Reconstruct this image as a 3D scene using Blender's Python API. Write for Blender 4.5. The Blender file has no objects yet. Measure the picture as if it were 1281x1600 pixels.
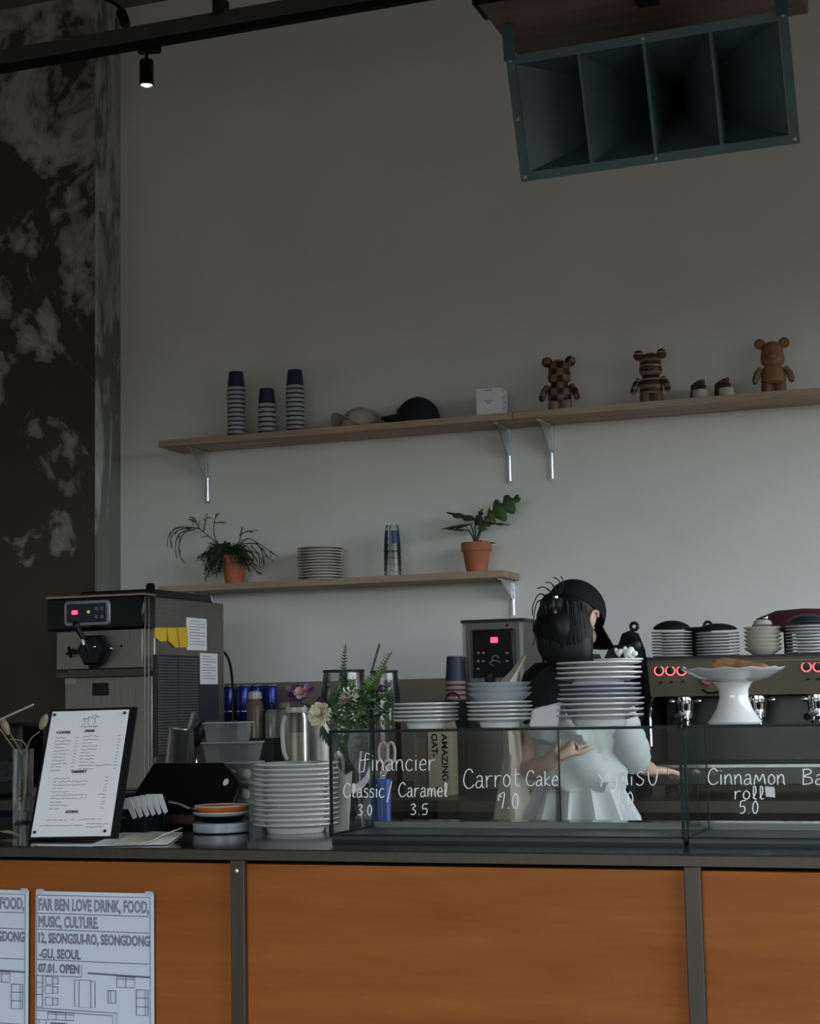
import bpy, bmesh, math, random
from math import sin, cos, pi, radians, sqrt, atan2
from mathutils import Vector, Matrix
random.seed(7)
sc = bpy.context.scene
col = sc.collection

# ------------------------------------------------------------------ camera
F = 2600.0
YAW, PIT, ROL = radians(19.85), radians(6.45), radians(-1.18)
CAM = Vector((1.30, -3.65, 1.31))
fw = Vector((-sin(YAW)*cos(PIT), cos(YAW)*cos(PIT), sin(PIT)))
r0 = Vector((cos(YAW), sin(YAW), 0)); u0 = r0.cross(fw)
rr = r0*cos(ROL) + u0*sin(ROL); uu = -r0*sin(ROL) + u0*cos(ROL)
cd = bpy.data.cameras.new('camera'); cam = bpy.data.objects.new('camera', cd); col.objects.link(cam)
cd.sensor_fit = 'HORIZONTAL'; cd.sensor_width = 36.0; cd.lens = 36.0*F/1281.0
cd.clip_start = .05; cd.clip_end = 100
cam.matrix_world = Matrix(((rr.x, uu.x, -fw.x, CAM.x), (rr.y, uu.y, -fw.y, CAM.y), (rr.z, uu.z, -fw.z, CAM.z), (0, 0, 0, 1)))
sc.camera = cam
def ray(x, y): return fw*F + rr*(x-640.5) - uu*(y-800)
def at(x, y, Y):
    d = ray(x, y); return CAM + d*((Y-CAM.y)/d.y)
def atz(x, y, Z):
    d = ray(x, y); return CAM + d*((Z-CAM.z)/d.z)

# ------------------------------------------------------------------ world, lights, exposure
w = bpy.data.worlds.new('world'); sc.world = w; w.use_nodes = True
SKY = 7.0
nt = w.node_tree; bg = nt.nodes['Background']; tcw = nt.nodes.new('ShaderNodeTexCoord'); spw = nt.nodes.new('ShaderNodeSeparateXYZ'); crw = nt.nodes.new('ShaderNodeValToRGB'); mrw = nt.nodes.new('ShaderNodeMapRange')
mrw.inputs['From Min'].default_value = -1; mrw.inputs['From Max'].default_value = 1
ce = crw.color_ramp.elements; ce[0].position = .0; ce[0].color = (.06, .055, .05, 1); ce[1].position = 1.0; ce[1].color = (.80, .92, 1.0, 1)   # street below, bright overcast sky above
k = ce.new(.49); k.color = (.07, .065, .06, 1); k = ce.new(.53); k.color = (.80, .90, .98, 1)
nt.links.new(tcw.outputs['Generated'], spw.inputs[0]); nt.links.new(spw.outputs['Z'], mrw.inputs['Value']); nt.links.new(mrw.outputs[0], crw.inputs[0]); nt.links.new(crw.outputs[0], bg.inputs[0])
bg.inputs[1].default_value = SKY
sc.view_settings.view_transform = 'Standard'; sc.view_settings.look = 'None'
sc.view_settings.gamma = 1; sc.view_settings.use_curve_mapping = False
sc.view_settings.exposure = 0.0
def area(name, loc, rot, sx, sy, power, colr):
    l = bpy.data.lights.new(name, 'AREA'); l.shape = 'RECTANGLE'; l.size = sx; l.size_y = sy; l.energy = power; l.color = colr
    o = bpy.data.objects.new(name, l); col.objects.link(o); o.location = loc; o.rotation_euler = rot; return o
# daylight through the side window (window_1) and the street front (window_2)
WHEAD = 3.1
for o_ in (area('window_portal_side', (3.12, .35, (WHEAD+.2)/2), (0, radians(90), 0), WHEAD-.2, 4.9, 1, (1, 1, 1)), area('window_portal_street', (.1, -7.32, (WHEAD+.2)/2), (radians(90), 0, 0), 5.6, WHEAD-.2, 1, (1, 1, 1))):
    o_.data.cycles.is_portal = True

# ------------------------------------------------------------------ materials
MATS = {}
def mat(name, c, rough=.5, metal=0, var=0, scale=8, bump=0, spec=.5, emit=None, es=0, coat=0, stretch=None, c2=None):
    if name in MATS: return MATS[name]
    m = bpy.data.materials.new(name); m.use_nodes = True; MATS[name] = m
    nt = m.node_tree; b = nt.nodes['Principled BSDF']
    b.inputs['Base Color'].default_value = (*c, 1); b.inputs['Roughness'].default_value = rough; b.inputs['Metallic'].default_value = metal
    b.inputs['Specular IOR Level'].default_value = spec; b.inputs['Coat Weight'].default_value = coat
    if emit: b.inputs['Emission Color'].default_value = (*emit, 1); b.inputs['Emission Strength'].default_value = es
    if var or bump or c2:
        tc = nt.nodes.new('ShaderNodeTexCoord'); mp = nt.nodes.new('ShaderNodeMapping'); nz = nt.nodes.new('ShaderNodeTexNoise')
        nz.inputs['Scale'].default_value = scale; nz.inputs['Detail'].default_value = 6
        if stretch: mp.inputs['Scale'].default_value = stretch
        nt.links.new(tc.outputs['Object'], mp.inputs[0]); nt.links.new(mp.outputs[0], nz.inputs['Vector'])
        if var or c2:
            cr = nt.nodes.new('ShaderNodeValToRGB')
            cr.color_ramp.elements[0].position = .3; cr.color_ramp.elements[1].position = .7
            ca = c2 if c2 else tuple(max(0, x*(1-var)) for x in c)
            cb = c if c2 else tuple(min(1, x*(1+var)) for x in c)
            cr.color_ramp.elements[0].color = (*ca, 1); cr.color_ramp.elements[1].color = (*cb, 1)
            nt.links.new(nz.outputs[0], cr.inputs[0]); nt.links.new(cr.outputs[0], b.inputs['Base Color'])
        if bump:
            bp = nt.nodes.new('ShaderNodeBump'); bp.inputs['Strength'].default_value = bump; bp.inputs['Distance'].default_value = .01
            nt.links.new(nz.outputs[0], bp.inputs['Height']); nt.links.new(bp.outputs[0], b.inputs['Normal'])
    return m
def glass(name, tint, refl=1.0, rough=.0, ior=1.5):
    if name in MATS: return MATS[name]
    m = bpy.data.materials.new(name); m.use_nodes = True; MATS[name] = m; nt = m.node_tree; nt.nodes.clear()
    out = nt.nodes.new('ShaderNodeOutputMaterial'); mx = nt.nodes.new('ShaderNodeMixShader'); t = nt.nodes.new('ShaderNodeBsdfTransparent')
    g = nt.nodes.new('ShaderNodeBsdfGlossy'); fr = nt.nodes.new('ShaderNodeFresnel'); mu = nt.nodes.new('ShaderNodeMath'); mu.operation = 'MULTIPLY'
    fr.inputs[0].default_value = ior; mu.inputs[1].default_value = refl; g.inputs['Roughness'].default_value = rough
    t.inputs[0].default_value = (*tint, 1)
    nt.links.new(fr.outputs[0], mu.inputs[0]); nt.links.new(mu.outputs[0], mx.inputs[0]); nt.links.new(t.outputs[0], mx.inputs[1])
    nt.links.new(g.outputs[0], mx.inputs[2]); nt.links.new(mx.outputs[0], out.inputs[0]); return m
def milky(name, c, a):   # cloudy plastic: part diffuse, part see-through
    if name in MATS: return MATS[name]
    m = bpy.data.materials.new(name); m.use_nodes = True; MATS[name] = m; nt = m.node_tree
    b = nt.nodes['Principled BSDF']; b.inputs['Base Color'].default_value = (*c, 1); b.inputs['Roughness'].default_value = .25; b.inputs['Alpha'].default_value = a
    return m
def wood(name, ca, cb, scale=1.0, axis='X', rough=.45, dist=3.0, bump=.05):
    if name in MATS: return MATS[name]
    m = bpy.data.materials.new(name); m.use_nodes = True; MATS[name] = m; nt = m.node_tree; b = nt.nodes['Principled BSDF']
    tc = nt.nodes.new('ShaderNodeTexCoord'); mp = nt.nodes.new('ShaderNodeMapping')
    s = {'X': (.55, 6, 6), 'Y': (6, .55, 6), 'Z': (6, 6, .55)}[axis]
    mp.inputs['Scale'].default_value = tuple(v*scale for v in s)
    n1 = nt.nodes.new('ShaderNodeTexNoise'); n1.inputs['Scale'].default_value = 2.2; n1.inputs['Detail'].default_value = 8; n1.inputs['Distortion'].default_value = dist*.25
    n2 = nt.nodes.new('ShaderNodeTexNoise'); n2.inputs['Scale'].default_value = 22; n2.inputs['Detail'].default_value = 4
    mx = nt.nodes.new('ShaderNodeMath'); mx.operation = 'MULTIPLY_ADD'; mx.inputs[1].default_value = .35
    cr = nt.nodes.new('ShaderNodeValToRGB'); cr.color_ramp.elements[0].position = .42; cr.color_ramp.elements[1].position = .85
    cr.color_ramp.elements[0].color = (*ca, 1); cr.color_ramp.elements[1].color = (*cb, 1)
    nt.links.new(tc.outputs['Object'], mp.inputs[0]); nt.links.new(mp.outputs[0], n1.inputs['Vector']); nt.links.new(mp.outputs[0], n2.inputs['Vector'])
    nt.links.new(n2.outputs[0], mx.inputs[0]); nt.links.new(n1.outputs[0], mx.inputs[2]); nt.links.new(mx.outputs[0], cr.inputs[0])
    nt.links.new(cr.outputs[0], b.inputs['Base Color']); b.inputs['Roughness'].default_value = rough; b.inputs['Specular IOR Level'].default_value = .2
    bp = nt.nodes.new('ShaderNodeBump'); bp.inputs['Strength'].default_value = bump; nt.links.new(n2.outputs[0], bp.inputs['Height']); nt.links.new(bp.outputs[0], b.inputs['Normal'])
    return m
def concrete(name, dark, lite, smooth, z_lo, z_hi, stretch, thr):
    m = bpy.data.materials.new(name); m.use_nodes = True; MATS[name] = m; nt = m.node_tree; b = nt.nodes['Principled BSDF']; L = nt.links.new
    tc = nt.nodes.new('ShaderNodeTexCoord'); mp = nt.nodes.new('ShaderNodeMapping'); mp.inputs['Scale'].default_value = stretch
    n = nt.nodes.new('ShaderNodeTexNoise'); n.inputs['Scale'].default_value = 2.1; n.inputs['Detail'].default_value = 9; n.inputs['Roughness'].default_value = .62; n.inputs['Distortion'].default_value = 1.3
    n2 = nt.nodes.new('ShaderNodeTexNoise'); n2.inputs['Scale'].default_value = 9; n2.inputs['Detail'].default_value = 8; n2.inputs['Distortion'].default_value = .8
    n3 = nt.nodes.new('ShaderNodeTexNoise'); n3.inputs['Scale'].default_value = .9; n3.inputs['Detail'].default_value = 3
    L(tc.outputs['Object'], mp.inputs[0]); L(mp.outputs[0], n.inputs['Vector']); L(mp.outputs[0], n2.inputs['Vector']); L(mp.outputs[0], n3.inputs['Vector'])
    sep = nt.nodes.new('ShaderNodeSeparateXYZ'); L(tc.outputs['Object'], sep.inputs[0])
    mr = nt.nodes.new('ShaderNodeMapRange'); mr.inputs['From Min'].default_value = z_lo; mr.inputs['From Max'].default_value = z_hi
    mr.inputs['To Min'].default_value = -.25; mr.inputs['To Max'].default_value = .05; L(sep.outputs['Z'], mr.inputs['Value'])
    a1 = nt.nodes.new('ShaderNodeMath'); a1.operation = 'ADD'; L(n.outputs[0], a1.inputs[0]); L(mr.outputs[0], a1.inputs[1])
    a2 = nt.nodes.new('ShaderNodeMath'); a2.operation = 'MULTIPLY_ADD'; a2.inputs[1].default_value = .28; L(n2.outputs[0], a2.inputs[0]); L(a1.outputs[0], a2.inputs[2])
    cr = nt.nodes.new('ShaderNodeValToRGB'); e = cr.color_ramp.elements
    e[0].position = thr; e[0].color = (*dark, 1); e[1].position = thr+.14; e[1].color = (*lite, 1)
    k = e.new(thr+.035); k.color = (*[d*.6+l*.4 for d, l in zip(dark, lite)], 1)
    L(a2.outputs[0], cr.inputs[0])
    mx = nt.nodes.new('ShaderNodeMix'); mx.data_type = 'RGBA'; mx.blend_type = 'MULTIPLY'; mx.inputs[0].default_value = .8
    c3 = nt.nodes.new('ShaderNodeValToRGB'); c3.color_ramp.elements[0].color = (*smooth, 1); c3.color_ramp.elements[1].color = (1, 1, 1, 1)
    c3.color_ramp.elements[0].position = .35; c3.color_ramp.elements[1].position = .65
    L(n3.outputs[0], c3.inputs[0]); L(cr.outputs[0], mx.inputs[6]); L(c3.outputs[0], mx.inputs[7]); L(mx.outputs[2], b.inputs['Base Color'])
    bp = nt.nodes.new('ShaderNodeBump'); bp.inputs['Strength'].default_value = .35; bp.inputs['Distance'].default_value = .02
    L(a2.outputs[0], bp.inputs['Height']); L(bp.outputs[0], b.inputs['Normal']); b.inputs['Roughness'].default_value = .85
    return m
def bands(name, cols, scale, kind):   # inlaid wood: stripes or squares
    m = bpy.data.materials.new(name); m.use_nodes = True; MATS[name] = m; nt = m.node_tree; b = nt.nodes['Principled BSDF']; L = nt.links.new
    tc = nt.nodes.new('ShaderNodeTexCoord')
    if kind == 'checker':
        mp = nt.nodes.new('ShaderNodeMapping'); mp.inputs['Location'].default_value = (.006, .5, .012); mp.inputs['Scale'].default_value = (1, .001, 1)
        ck = nt.nodes.new('ShaderNodeTexChecker'); ck.inputs['Scale'].default_value = scale
        ck.inputs[1].default_value = (*cols[0], 1); ck.inputs[2].default_value = (*cols[1], 1)
        L(tc.outputs['Object'], mp.inputs[0]); L(mp.outputs[0], ck.inputs[0]); L(ck.outputs[0], b.inputs['Base Color'])
    else:
        sp = nt.nodes.new('ShaderNodeSeparateXYZ'); L(tc.outputs['Object'], sp.inputs[0])
        mu = nt.nodes.new('ShaderNodeMath'); mu.operation = 'MULTIPLY'; mu.inputs[1].default_value = scale; L(sp.outputs['Z'], mu.inputs[0])
        fr = nt.nodes.new('ShaderNodeMath'); fr.operation = 'FRACT'; L(mu.outputs[0], fr.inputs[0])
        cr = nt.nodes.new('ShaderNodeValToRGB'); cr.color_ramp.interpolation = 'CONSTANT'; e = cr.color_ramp.elements
        e[0].position = 0; e[0].color = (*cols[0], 1); e[1].position = .25; e[1].color = (*cols[1], 1)
        for i, (p, c) in enumerate(((.5, cols[2]), (.72, cols[0]), (.86, cols[3]))):
            k = e.new(p); k.color = (*c, 1)
        L(fr.outputs[0], cr.inputs[0]); L(cr.outputs[0], b.inputs['Base Color'])
    b.inputs['Roughness'].default_value = .4
    return m

# ------------------------------------------------------------------ mesh collector
class M:
    def __init__(s): s.v = []; s.f = []
    def add(s, vs, fs):
        n = len(s.v); s.v += [tuple(v) for v in vs]; s.f += [tuple(i+n for i in f) for f in fs]; return s
    def box(s, c, d, rz=0, mtx=None, taper=1.0):
        x, y, z = d[0]/2, d[1]/2, d[2]/2
        vs = [Vector((a*x*(taper if k > 0 else 1), b*y*(taper if k > 0 else 1), k*z)) for k in (-1, 1) for a, b in ((-1, -1), (1, -1), (1, 1), (-1, 1))]
        R = mtx if mtx else Matrix.Rotation(rz, 3, 'Z')
        return s.add([R @ v + Vector(c) for v in vs], [(3, 2, 1, 0), (4, 5, 6, 7), (0, 1, 5, 4), (1, 2, 6, 5), (2, 3, 7, 6), (3, 0, 4, 7)])
    def rbox(s, c, d, r, mtx=None, n=3):   # box with rounded vertical outline in XZ, depth Y, small chamfer
        x, y, z = d[0]/2, d[1]/2, d[2]/2; pts = []
        for qx, qz, a0 in ((1, 1, 0), (-1, 1, 90), (-1, -1, 180), (1, -1, 270)):
            for i in range(n+1):
                a = radians(a0+90*i/n); pts.append((qx*(x-r)+r*cos(a), qz*(z-r)+r*sin(a)))
        ch = min(r*.4, y*.4); k = len(pts); vs = []
        for yy, sh in ((-y, ch), (-y+ch, 0), (y-ch, 0), (y, ch)):
            for px, pz in pts: vs.append(Vector((px*(1-sh/x), yy, pz*(1-sh/z))))
        fs = [tuple(range(k)), tuple(reversed(range(3*k, 4*k)))]
        for j in range(3):
            for i in range(k): fs.append((j*k+(i+1) % k, j*k+i, (j+1)*k+i, (j+1)*k+(i+1) % k))
        R = mtx if mtx else Matrix.Identity(3)
        return s.add([R @ v + Vector(c) for v in vs], fs)
    def lathe(s, prof, n=24, c=(0, 0, 0), mtx=None, fx=1.0, fy=1.0, cap=True):
        R = mtx if mtx else Matrix.Identity(3); vs = []; fs = []; k = len(prof)
        for i in range(n):
            a = 2*pi*i/n
            for r, z in prof: vs.append(R @ Vector((r*cos(a)*fx, r*sin(a)*fy, z)) + Vector(c))
        for i in range(n):
            j = (i+1) % n
            for q in range(k-1): fs.append((i*k+q, j*k+q, j*k+q+1, i*k+q+1))
        e0, e1 = prof[0][0] > 1e-5, prof[-1][0] > 1e-5
        if e0 and e1 and abs(prof[0][0]-prof[-1][0]) < .12*prof[0][0]+1e-4 and abs(prof[0][1]-prof[-1][1]) < .03:   # a ring
            fs += [(i*k+k-1, ((i+1) % n)*k+k-1, ((i+1) % n)*k, i*k) for i in range(n)]
        elif cap:
            if e0: fs.append(tuple(i*k for i in reversed(range(n))))
            if e1: fs.append(tuple(i*k+k-1 for i in range(n)))
        return s.add(vs, fs)
    def tube(s, path, rad, n=6, cap=True):
        path = [Vector(p) for p in path]; k = len(path)
        if not hasattr(rad, '__len__'): rad = [rad]*k
        vs = []; prev = None
        for i, p in enumerate(path):
            t = (path[min(i+1, k-1)] - path[max(i-1, 0)])
            t = t.normalized() if t.length > 1e-9 else Vector((0, 0, 1))
            if prev is None: prev = t.orthogonal().normalized()
            prev = (prev - t*prev.dot(t)); prev = prev.normalized() if prev.length > 1e-6 else t.orthogonal().normalized()
            b = t.cross(prev)
            for j in range(n):
                a = 2*pi*(j+.5)/n; vs.append(p + (prev*cos(a) + b*sin(a))*rad[i])
        fs = [(i*n+j, i*n+(j+1) % n, (i+1)*n+(j+1) % n, (i+1)*n+j) for i in range(k-1) for j in range(n)]
        if cap: fs += [tuple(reversed(range(n))), tuple(range((k-1)*n, k*n))]
        return s.add(vs, fs)
    def ball(s, c, r, n=12, m=8, mtx=None):
        if not hasattr(r, '__len__'): r = (r, r, r)
        R = mtx if mtx else Matrix.Identity(3); vs = [R @ Vector((0, 0, r[2])) + Vector(c)]
        for i in range(1, m):
            for j in range(n):
                t, a = pi*i/m, 2*pi*j/n; vs.append(R @ Vector((r[0]*sin(t)*cos(a), r[1]*sin(t)*sin(a), r[2]*cos(t))) + Vector(c))
        vs.append(R @ Vector((0, 0, -r[2])) + Vector(c)); e = len(vs)-1
        fs = [(0, 1+j, 1+(j+1) % n) for j in range(n)]
        for i in range(m-2):
            for j in range(n): fs.append((1+i*n+j, 1+(i+1)*n+j, 1+(i+1)*n+(j+1) % n, 1+i*n+(j+1) % n))
        fs += [(e, 1+(m-2)*n+(j+1) % n, 1+(m-2)*n+j) for j in range(n)]
        return s.add(vs, fs)
    def loft(s, rings, cap=True):
        n = len(rings[0]); vs = [v for r in rings for v in r]
        fs = [(i*n+j, i*n+(j+1) % n, (i+1)*n+(j+1) % n, (i+1)*n+j) for i in range(len(rings)-1) for j in range(n)]
        if cap: fs += [tuple(reversed(range(n))), tuple(range((len(rings)-1)*n, len(rings)*n))]
        return s.add(vs, fs)
    def prism(s, poly, y0, y1, mtx=None, c=(0, 0, 0)):   # poly in XZ, counter-clockwise seen from -Y
        n = len(poly); R = mtx if mtx else Matrix.Identity(3)
        vs = [R @ Vector((x, y0, z)) + Vector(c) for x, z in poly] + [R @ Vector((x, y1, z)) + Vector(c) for x, z in poly]
        fs = [tuple(range(n)), tuple(reversed(range(n, 2*n)))] + [(j, i, n+i, n+j) for i in range(n) for j in ((i+1) % n,)]
        return s.add(vs, fs)
    def mesh(s, name, smooth=True):
        me = bpy.data.meshes.new(name); me.from_pydata([tuple(v) for v in s.v], [], s.f)
        bm = bmesh.new(); bm.from_mesh(me); bmesh.ops.recalc_face_normals(bm, faces=bm.faces); bm.to_mesh(me); bm.free()
        if smooth:
            me.polygons.foreach_set('use_smooth', [True]*len(me.polygons))
            try: me.set_sharp_from_angle(angle=radians(38))
            except Exception: pass
        me.update(); return me
    def build(s, name, m, parent=None, loc=None, rot=None, bevel=0, smooth=True):
        me = s.mesh(name, smooth); me.materials.append(MATS[m] if isinstance(m, str) else m)
        return link(name, me, parent, loc, rot, bevel)
def link(name, me, parent=None, loc=None, rot=None, bevel=0):
    o = bpy.data.objects.new(name, me); col.objects.link(o)
    if parent: o.parent = parent
    if loc is not None: o.location = loc
    if rot is not None: o.rotation_euler = rot
    if bevel:
        b = o.modifiers.new('bevel', 'BEVEL'); b.width = bevel; b.segments = 2; b.limit_method = 'ANGLE'; b.angle_limit = radians(40)
    return o
def tag(o, label=None, cat=None, group=None, kind=None):
    if label: o['label'] = label
    if cat: o['category'] = cat
    if group: o['group'] = group
    if kind: o['kind'] = kind
    return o
def thing(name, loc, label, cat, group=None, rot=None):
    o = bpy.data.objects.new(name, None); col.objects.link(o); o.location = loc; o.empty_display_size = .05
    if rot: o.rotation_euler = rot
    return tag(o, label, cat, group)
def smoothpath(pts, k=6):
    pts = [Vector(p) for p in pts]; out = []
    for i in range(len(pts)-1):
        a, b, c, d = pts[max(i-1, 0)], pts[i], pts[i+1], pts[min(i+2, len(pts)-1)]
        for j in range(k):
            t = j/k; out.append(.5*((2*b)+(c-a)*t+(2*a-5*b+4*c-d)*t*t+(3*b-a-3*c+d)*t**3))
    out.append(pts[-1]); return out
def gm(m): return MATS[m] if isinstance(m, str) else m
ORD = ['top', 'second', 'third', 'fourth', 'fifth', 'sixth', 'seventh', 'eighth', 'ninth', 'tenth', 'eleventh', 'twelfth', 'thirteenth', 'fourteenth', 'fifteenth', 'sixteenth', 'seventeenth', 'eighteenth', 'nineteenth', 'twentieth', 'twenty-first', 'twenty-second']
def ordn(k, n):   # k-th from the top out of n
    return 'topmost' if k == 0 else ('bottom one' if k == n-1 else ORD[k]+' from the top')
def text_mesh(txt, size, outline=0, extrude=.0004, bold=0):
    cu = bpy.data.curves.new('lettering', 'FONT'); cu.body = txt; cu.size = size; cu.resolution_u = 3
    if outline: cu.fill_mode = 'NONE'; cu.bevel_depth = outline; cu.bevel_resolution = 0
    else: cu.extrude = extrude; cu.offset = bold
    o = bpy.data.objects.new('lettering', cu); col.objects.link(o)
    dg = bpy.context.evaluated_depsgraph_get(); me = bpy.data.meshes.new_from_object(o.evaluated_get(dg))
    bpy.data.objects.remove(o); bpy.data.curves.remove(cu)
    return me
def text_fit(txt, x0, x1, zb, h, outline=0):
    """text in the XZ plane facing -Y, squeezed between x0 and x1; returns verts, faces"""
    me = text_mesh(txt, 1.0, outline/h if outline else 0)
    xs = [v.co.x for v in me.vertices]; ys = [v.co.y for v in me.vertices]; zs = [v.co.z for v in me.vertices]
    a, b, top = min(xs), max(xs), max(ys)
    bot = 0 if not outline else min(0, -outline/h)
    vs = [(x0+(v.co.x-a)/(b-a)*(x1-x0), -v.co.z*h*.5, zb+(v.co.y-bot)/(top-bot)*h) for v in me.vertices]
    fs = [tuple(p.vertices) for p in me.polygons]; bpy.data.meshes.remove(me)
    return vs, fs

# common materials
mat('wall_paint', (.74, .725, .68), .9, var=.035, scale=2.5, bump=.02)
mat('ceiling_paint', (.13, .12, .11), .95, var=.15, scale=3)
mat('floor_cement', (.16, .135, .11), .6, var=.2, scale=2)
concrete('pillar_face', (.066, .052, .038), (.44, .42, .38), (.6, .55, .5), .9, 3.4, (1.15, 1.15, .85), .655)
concrete('pillar_side', (.20, .21, .185), (.62, .63, .60), (.75, .75, .72), 1.0, 3.0, (2.2, 2.2, .55), .66)
wood('shelf_oak', (.30, .21, .14), (.46, .35, .25), 1.4, 'X', .55)
wood('ply_orange', (.225, .062, .009), (.335, .104, .016), .7, 'X', .55, 4)
wood('dark_walnut', (.085, .055, .043), (.15, .10, .08), 1.2, 'X', .6)
mat('steel', (.62, .60, .57), .3, 1, var=.06, scale=3, stretch=(1, 1, 30))
mat('steel_brushed', (.27, .255, .235), .42, 1, var=.08, scale=4, stretch=(40, 40, 1))
mat('steel_post', (.055, .044, .034), .45, .45, var=.08, scale=3, stretch=(20, 20, 1))
mat('chrome', (.75, .76, .77), .12, 1)
mat('galv', (.62, .65, .67), .3, 1, var=.1, scale=20)
mat('black_stone', (.014, .013, .012), .11, var=.2, scale=30, spec=.32)
mat('black_plastic', (.006, .006, .007), .38, var=.1, spec=.28)
mat('black_matte', (.006, .006, .0065), .7, var=.1, spec=.2)
mat('black_gloss', (.004, .004, .005), .14, spec=.3)
mat('dark_grey', (.024, .024, .025), .5, var=.1, spec=.3)
mat('white_ceramic', (.60, .60, .58), .18, var=.03, scale=5, coat=.3)
mat('cream_ceramic', (.58, .54, .46), .2, var=.04, coat=.3)
mat('grey_ceramic', (.33, .36, .39), .25, var=.05)
mat('terracotta', (.42, .135, .07), .75, var=.12, scale=14, bump=.05)
mat('soil', (.03, .022, .016), .95, var=.3, scale=40, bump=.3)
mat('paper', (.78, .78, .78), .8, var=.02, scale=3)
mat('paper_blue', (.62, .67, .76), .8, var=.02, scale=3)
mat('ink', (.03, .03, .04), .7)
mat('ink_soft', (.13, .13, .19), .7)
mat('chalk', (.80, .82, .80), .8, var=.05, scale=60)
mat('green_leaf', (.045, .105, .03), .42, var=.35, scale=9)
mat('green_dark', (.018, .04, .016), .5, var=.35, scale=12)
mat('green_bright', (.09, .16, .035), .45, var=.3, scale=10)
mat('navy_paper', (.012, .02, .055), .55, var=.1, scale=6)
mat('cup_rim', (.40, .40, .38), .6)
mat('red_led', (.3, .01, .02), .4, emit=(1, .05, .10), es=3.0)
mat('horn_teal', (.045, .098, .098), .45, var=.2, scale=6)
glass('case_glass', (.970, .983, .978), .22)
glass('clear_glass', (.95, .96, .96), .6)
glass('clear_plastic', (.945, .95, .95), .9, .15)
mat('glass_edge', (.003, .012, .010), .35, spec=.12)

# ------------------------------------------------------------------ the room
RX0, RX1, RY0, RY1, RZ = -5.2, 3.1, -7.3, 3.5, 4.83
def structure(name, m, mt, label=None, parent=None):
    o = m.build(name, mt, parent); o['kind'] = 'structure'
    if label: o['label'] = label
    return o
structure('floor', M().box(((RX0+RX1)/2, (RY0+RY1)/2, -.05), (RX1-RX0+.6, RY1-RY0+.6, .1)), 'floor_cement', 'grey cement floor of the cafe')
structure('ceiling', M().box(((RX0+RX1)/2, (RY0+RY1)/2, RZ+.06), (RX1-RX0+.6, RY1-RY0+.6, .12)), 'ceiling_paint', 'dark rough ceiling above the service bar')
structure('wall_back', M().box(((RX0+RX1)/2, RY1+.06, RZ/2), (RX1-RX0+.6, .12, RZ)), 'wall_paint', 'plain off-white painted wall behind the shelves')
pil = structure('wall_left', M().box((-4.0, 3.39, RZ/2), (2.40, .218, RZ)), 'pillar_face', 'rough dark concrete wall with peeling plaster patches')
side = M().box((-2.797, 3.39, RZ/2), (.012, .226, RZ)).build('plaster_return', 'pillar_side', pil); side['label'] = 'grey streaked plaster return beside the white wall'
structure('wall_far_side', M().box((RX0-.06, -2, RZ/2), (.12, 11, RZ)), 'wall_paint', 'off-white wall past the left end of the bar')
def window_wall(name, wname, side, a0, a1, z0, z1, lo, hi, label, n):
    m = M(); fr = M(); gl = M()
    def bx(mm, p0, p1, q0, q1, t=.14, off=0):
        if side == 'X': mm.box((RX1+.07+off, (p0+p1)/2, (q0+q1)/2), (t, p1-p0, q1-q0))
        else: mm.box(((p0+p1)/2, RY0-.07-off, (q0+q1)/2), (p1-p0, t, q1-q0))
    bx(m, lo, a0, 0, RZ); bx(m, a1, hi, 0, RZ); bx(m, a0, a1, 0, z0); bx(m, a0, a1, z1, RZ)
    structure(name, m, 'wall_paint', label)
    for i in range(n+1):
        p = a0+(a1-a0)*i/n; bx(fr, p-.03, p+.03, z0, z1, .06)
    bx(fr, a0, a1, z0, z0+.05, .06); bx(fr, a0, a1, z1-.05, z1, .06)
    structure(wname, fr, 'black_matte', 'black framed window letting in daylight')
window_wall('wall_right', 'window_1', 'X', -2.1, 2.8, .2, WHEAD, RY0, RY1, 'white side wall with a wide window', 4)
window_wall('wall_front', 'window_2', 'Y', -2.7, 2.9, .2, WHEAD, RX0, RX1, 'white street wall with a wide shop window', 4)
structure('trim_1', M().box((-.5, 3.485, 1.165), (4.0, .03, .48)), mat('splash_tan', (.20, .165, .125), .5, var=.12, scale=3), 'tan splashback band along the wall behind the back counter')

# ------------------------------------------------------------------ front service counter
CZ = .965; CD = .98
ctr = thing('service_counter', (0, 0, 0), 'long bar counter with orange plywood front, steel posts and black top', 'counter')
M().box((-.15, CD/2+.004, CZ-.012), (4.30, CD-.008, .024)).build('worktop', 'black_stone', ctr, bevel=.002)
M().box((-.15, .006, CZ-.0135), (4.30, .022, .025)).build('edge_strip', 'steel_post', ctr, bevel=.002)
posts = [-1.565, -.4700, .6150, 1.70]
for x in posts: M().box((x, .004, .470), (.036, .028, .940)).build('post', 'steel_post', ctr, bevel=.002)
for x in (-.4705,):
    M().lathe([(.0, .0), (.006, .0), (.005, .003), (0, .004)], 10, (x, -.0095, .915), Matrix.Rotation(radians(90), 3, 'X')).build('screw', 'steel', ctr)
xs = [-2.29] + posts + [1.99]
for a, b in zip(xs[:-1], xs[1:]):
    M().box(((a+b)/2, .018, .48), (b-a-.036, .02, .90)).build('plywood_panel', 'ply_orange', ctr)
M().box((-.15, .5, .48), (4.26, .90, .90)).build('carcass', 'black_matte', ctr)

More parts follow.
